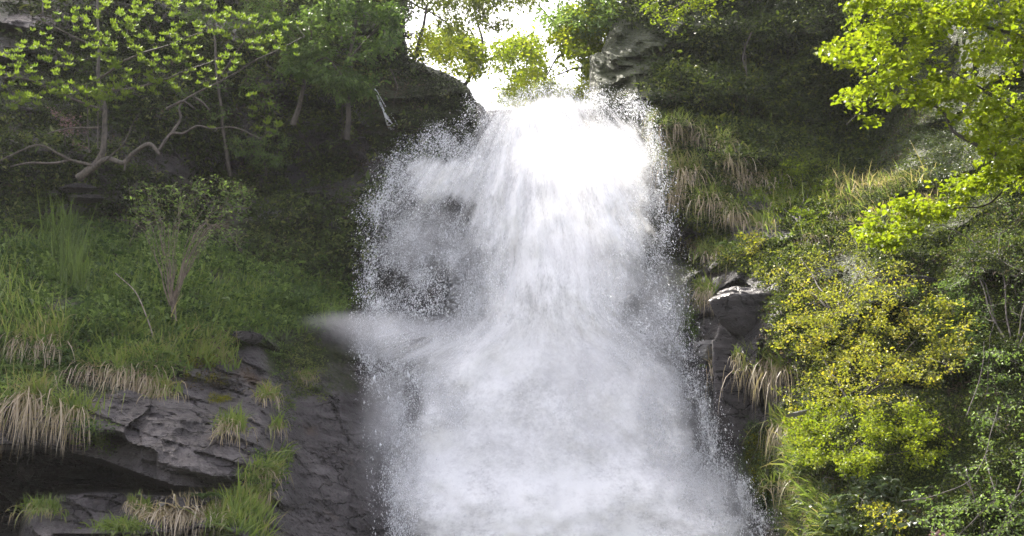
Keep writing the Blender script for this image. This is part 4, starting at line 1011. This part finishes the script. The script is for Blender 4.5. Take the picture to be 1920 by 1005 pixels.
bank("mid_green_shrub", "fresh green leafy shrub right of the golden shrub", 54, (1780,700),
     [([(1700,540),(1800,520),(1850,590),(1840,660),(1780,690),(1720,650)], 260, .6, .3)],
     lambda r: spray_leaves(15, .05, .6, .45, r, .16, spread=.12), ML_lime if False else ML_green, MB_dark)
bank("upright_green_bush", "upright yellow green bush below the dark hollow", 55, (1500,430),
     [([(1440,330),(1480,290),(1530,295),(1555,340),(1555,400),(1500,430),(1430,410),(1400,370)], 300, .5, .3)],
     lambda r: spray_leaves(14, .065, .55, .25, r, .17, spread=.15), ML_lime, MB_dark, cat="bush")
bank("silvery_shrub", "grey green shrub with glinting leaves under the overhanging branch", 56, (1740,360),
     [([(1660,270),(1720,230),(1800,230),(1840,300),(1780,350),(1680,340)], 230, .5, .3)],
     lambda r: spray_leaves(12, .07, .45, .75, r, .17), ML_gloss, MB_grey)
bank("bare_twig_shrub", "tangle of nearly bare grey twigs near the right edge", 57, (1900,700),
     [([(1760,400),(1860,370),(1990,380),(1990,640),(1880,620),(1800,560)], 240, .9, .5)],
     lambda r: spray_leaves(3, .05, .6, .5, r, .12), ML_green, MB_grey)
bank("climbing_vine_shrub", "leafy tangle with long pale stems in the lower right", 58, (1880,1000),
     [([(1700,900),(1780,860),(1990,840),(1990,1040),(1740,1040)], 300, .9, .5), ([(1800,640),(1990,650),(1990,860),(1830,850)], 200, .8, .5)],
     lambda r: spray_leaves(8, .06, .6, .65, r, .16, spread=.2), ML_green, MB_grey,
     extra=[([(1690,945,25.9),(1760,925,25.6),(1815,905,25.4),(1850,850,25.6),(1870,760,26)], .012, .007), ([(1870,1010,25),(1900,940,24.8),(1940,900,24.8)], .012, .007), ([(1790,1010,25.3),(1830,970,25.2),(1870,930,25.2)], .012, .006), ([(1815,780,27),(1835,720,27.2),(1845,640,27.4)], .012, .006)])
bank("laurel_bush", "bush with large glossy oval leaves at the bottom of the bank", 59, (1600,1000),
     [([(1480,900),(1640,890),(1720,920),(1720,990),(1560,1000),(1500,960)], 120, .5, .25)],
     lambda r: spray_leaves(6, .15, .42, .7, r, .14, flat=.5, fold=.12), ML_gloss, MB_grey, cat="bush")
bank("small_yellow_herb", "low herb with orange yellow leaves near the bottom edge", 60, (1660,1000),
     [([(1590,940),(1640,935),(1700,960),(1700,1000),(1620,1000)], 60, .55, .2)],
     lambda r: spray_leaves(8, .055, .7, .55, r, .14, spread=.25), ML_yel, MB_grey, cat="plant")
bank("pink_flowered_plant", "plant with a small cluster of magenta flowers on the bottom edge", 61, (1765,1030),
     [([(1742,992),(1775,992),(1780,1015),(1740,1015)], 14, .9, .1)],
     lambda r: spray_leaves(7, .05, .9, .5, r, .06), ML_pink, MB_grey, cat="plant")

# ---- ferns
def fern(u, v, S, size, label, seed, tint=.6, mat=None):
    rng = RG(seed); b = Bag(); D = float(S(np.array([float(u)]), np.array([float(v)]))[0]); p0 = P(u, v, D - .05)
    for k in range(12):
        a = rng.uniform(0, 2 * math.pi); L = size * rng.uniform(.7, 1.1)
        h = np.array([math.cos(a), math.sin(a) * .8 - .25, 0]); t = np.linspace(0, 1, 14)[:, None]
        c = p0 + h * L * t + np.array([0, 0, 1]) * L * (.9 * t - .85 * t ** 2)
        d = nrm(np.gradient(c, axis=0)); s_ = nrm(np.cross(d, [0, 0, 1.0])); w_ = L * .22 * np.sin(np.clip(t, .05, 1) ** .7 * math.pi * .97)[:, 0]
        tube(b, c, .004, 3, tint)
        for sg in (-1, 1):
            leaves(b, c, s_ * sg + d * .35, np.cross(s_, d) + 0 * d, w_ + .01, L * .055, np.full(14, tint) + rng.normal(0, .08), fold=.1)
    o = b.build("fern", mat or ML_green, origin=p0); tag(o, label, "fern", "ferns on the ledges")
for k, (u, v, sz, lab, ti) in enumerate([(405,625,.55,"dark fern at the edge of the terrace right of the shrub",.45),(200,665,.55,"bright fern above the wide fringed tuft",.8),(30,700,.6,"blue green fern at the far left above the hanging grass",.6),
        (140,700,.45,"small fern between the hanging tufts",.55),(300,670,.45,"fern above the right end of the fringed row",.65),(515,670,.35,"small fern beside the splash ledge",.6),(180,835,.4,"fern at the mouth of the cave under the green tuft",.6),
        (380,935,.5,"fern above the big straw tuft",.45),(70,425,.5,"fern at the foot of the shaded left cliff",.5),(500,880,.35,"fern on the step below the bare slab",.65)]):
    fern(u, v, S_left, sz, lab, 600 + k, ti)
for k, (u, v, sz, lab, ti) in enumerate([(1365,465,.5,"dark fern tucked left of the yellow leaves",.4),(1600,940,.5,"fern among the glossy laurel leaves",.5),(1850,960,.45,"fern in the lower right tangle",.5),(1322,690,.3,"tiny fern under the small boulder",.8)]):
    fern(u, v, S_right, sz, lab, 620 + k, ti)

# ---- loose rocks
def rock(name, label, u, v, D, size, seed, mat, rot=(0, 0, 0), group=None, sharp=7):
    rng = RG(seed); n1, n2 = 110, 70
    th = np.linspace(0, math.pi, n2)[:, None]; ph = np.linspace(0, 2 * math.pi, n1, endpoint=False)[None, :]
    d = np.stack([np.sin(th) * np.cos(ph), np.sin(th) * np.sin(ph), np.cos(th) + 0 * ph], -1).reshape(-1, 3)
    r = np.full(len(d), 1.0)
    for k in range(sharp + 7):                                   # chopped by random planes
        q = nrm(rng.normal(size=3)); h = rng.uniform(.5, .9); dt = d @ q
        r = np.where(dt > .01, np.minimum(r, h / np.maximum(dt, .01)), r)
    r = r * (1 + .16 * fbm(d * 1.6 + seed, 5, seed, .6) + .05 * fbm(d * 6 + seed, 3, seed + 3))
    bed = d[:, 2] * 4 + .8 * vnoise(d * 1.5, seed + 5); fr = bed - np.floor(bed)
    r = r * (1 - .07 * fr * (.5 + .5 * _h(np.floor(bed).astype(np.int64), 0 * fr.astype(np.int64), 0 * fr.astype(np.int64), seed)))
    V = d * r[:, None] * np.array(size)
    ax = np.array(rot); ca, sa = np.cos(ax), np.sin(ax)
    Rx = np.array([[1,0,0],[0,ca[0],-sa[0]],[0,sa[0],ca[0]]]); Ry = np.array([[ca[1],0,sa[1]],[0,1,0],[-sa[1],0,ca[1]]]); Rz = np.array([[ca[2],-sa[2],0],[sa[2],ca[2],0],[0,0,1]])
    V = V @ (Rz @ Ry @ Rx).T; c = P(u, v, D)
    i = np.arange(n2 - 1)[:, None] * n1; j = np.arange(n1)[None, :]; k = (j + 1) % n1
    Fq = np.stack([i + j, i + n1 + j, i + n1 + k, i + k], -1).reshape(-1, 4)
    o = mk(name, V + c, [Fq], mat, None, {'moss': np.full(len(V), .3), 'wet': np.full(len(V), .55 if mat is MR else 0.1)}, True, origin=c)
    tag(o, label, "rock", group)
RGp = "loose rocks along the falls"
rock("rock_outcrop", "dark smooth rock outcrop jutting from the bank towards the water", 1415, 585, 35.5, (1.5, .9, .8), 700, MR, (0, .25, .1), RGp)
rock("rock_outcrop", "steep dark rock wall below the jutting outcrop", 1398, 715, 35.8, (.95, .8, 2.1), 701, MR, (0, -.1, .2), RGp)
rock("boulder", "small pale grey boulder wedged beside the falling water", 1325, 655, 37.3, (.42, .4, .40), 702, MRP, (0, .2, 0), RGp)
rock("stone_slab", "flat pale stone slab lying at the foot of the shaggy tuft", 1494, 776, 30.6, (.26, .2, .07), 703, MRP, (0, -.25, 0), RGp)
rock("stone_slab", "white sunlit stone sliver among the golden leaves", 1568, 612, 32.0, (.20, .12, .05), 704, MRP, (.2, -.6, 0), RGp)
rock("stone_slab", "layered grey stone slab behind the golden shrub", 1700, 530, 31.9, (.8, .4, .16), 706, MR, (0, .02, 0), RGp)
rock("boulder", "broken rock lump at the mouth of the left cave", 48, 885, 34.6, (.22, .3, .24), 707, MR, (0, .5, 0), RGp)
rock("stone_slab", "little pale stone lying on the lower left ledge", 303, 945, 30.6, (.09, .07, .05), 708, MRP, (0, -.4, 0), RGp)
rock("stone_slab", "rust stained flat stone on the lower left ledge", 135, 945, 30.9, (.28, .2, .05), 709, MR, (0, .1, 0), RGp)
rock("boulder", "mossy rock on the terrace rim right of the dark fern", 462, 630, 35.7, (.42, .35, .2), 710, MR, (0, .1, 0), RGp)
for k_, (a_, b_, s_, l_) in enumerate([(150,352,.62,"upper pale shelf of the layered rock under the crooked tree"),(158,372,.7,"middle pale shelf of the layered rock under the crooked tree"),(140,392,.55,"lowest pale shelf of the layered rock under the crooked tree")]):
    rock("stone_slab", l_, a_, b_, 39.5, (s_, .4, .11), 720 + k_, MR, (0, -.05, 0), RGp)

# ---- the thin rill on the left cliff
def rill():
    m, t = M("rill_water")
    d = N(t, 'ShaderNodeBsdfPrincipled'); d.inputs['Base Color'].default_value = (.85, .87, .92, 1); d.inputs['Roughness'].default_value = .15
    bm = N(t, 'ShaderNodeBump'); bm.inputs['Distance'].default_value = .04; t.links.new(noise(t, 12, 4, .6, geo_pos(t, (2, 2, .3))), bm.inputs['Height']); t.links.new(bm.outputs[0], d.inputs['Normal'])
    o = N(t, 'ShaderNodeOutputMaterial'); t.links.new(d.outputs[0], o.inputs[0]); b = Bag()
    for pts, r0, r1 in [([(703,166),(714,196),(728,226),(736,240)], .02, .10), ([(706,170),(722,198),(738,222),(746,236)], .012, .02), ([(712,190),(722,214),(730,240)], .02, .07)]:
        q = smooth_line([P(x, y, float(S_left(np.array([float(x)]), np.array([float(y)]))[0]) - .12) for x, y in pts], 18, .02)
        tube(b, q, np.linspace(r0, r1, 18), 7)
    tag(b.build("water", m, smooth=True), "thin white rill sliding down the dark left cliff", None, kind='structure')
rill()

# ---- bare vines and twigs trailing over the cliffs
TWIGS = [([(78,-5),(85,28),(125,30),(138,55),(141,75),(136,88)], 0, .030, "crooked grey vine hanging near the top left corner"),
 ([(60,102),(85,92),(105,100),(118,112)], 0, .02, "short arched grey twig at the left among the rosettes"),
 ([(415,168),(440,162),(465,148),(478,148),(495,160)], 0, .028, "curled grey twig between the rosette tree and the leaning trunk"),
 ([(432,110),(424,140),(420,166)], 0, .024, "upright grey twig rising above the curled one"),
 ([(300,140),(345,190),(352,230),(340,262)], 0, .018, "thin vine dangling behind the bent pale branch"),
 ([(548,225),(570,262),(596,300)], 0, .016, "thin straight vine crossing the dark rock under the leaning trunk"),
 ([(640,60),(636,140),(644,230),(640,262)], 0, .03, "long straight vine hanging beside the dark stemmed tree"),
 ([(735,130),(742,170),(738,205)], 0, .022, "short vine above the thin white rill"),
 ([(255,235),(262,270),(256,296)], 0, .02, "short twig hanging beside the crooked trunk"),
 ([(1425,815),(1450,782),(1480,762)], 1, .012, "thin bare twig slanting under the huge shaggy tuft"),
 ([(1545,897),(1585,905),(1632,913)], 1, .016, "pale stick lying across the glossy laurel leaves"),
 ([(1822,790),(1848,740),(1850,660),(1862,600)], 1, .016, "tall pale stem rising through the right edge shrubs"),
 ([(1690,578),(1780,584),(1860,596),(1930,612)], 1, .012, "nearly level twig right of the golden shrub"),
 ([(1760,420),(1830,452),(1900,505),(1940,520)], 1, .014, "long slanting twig below the lime branch"),
 ([(1800,500),(1850,470),(1930,455)], 1, .012, "twig rising to the right edge above the bare twig shrub"),
 ([(1812,880),(1832,940),(1845,1000)], 1, .012, "hanging twig in the lower right tangle"),
 ([(1500,1000),(1515,960),(1500,925)], 1, .012, "short upright twig at the bottom beside the laurel leaves"),
 ([(1410,60),(1395,100),(1400,150),(1372,200)], 1, .03, "root like vine hanging down the dark right cliff"),
 ([(1600,175),(1596,240),(1602,300)], 1, .022, "thin vine in the dark hollow beneath the lime tree")]
def vines():
    rng = RG(77)
    for k, (pp, side, r, lab) in enumerate(TWIGS):
        uu, vv = np.array(pp, float).T; S = S_right if side else S_left
        D = S(uu, vv); pts = P(uu, vv, np.minimum(D - .35, np.median(D))); b = Bag(); n = len(pts)
        tube(b, smooth_line(pts, 26, .10), np.linspace(r, r * .4, 26), 6)
        for q in range(3):
            c = pts[rng.integers(0, n)]; e = rng.normal(0, .3, 3); tube(b, smooth_line([c, c + e, c + e * 1.8 + rng.normal(0, .12, 3)], 8, .05), np.linspace(r * .5, r * .2, 8), 4)
        tag(b.build("vine_stem", MB_grey, smooth=True, origin=pts[0]), lab, "vine", "bare vines on the cliffs")
vines()
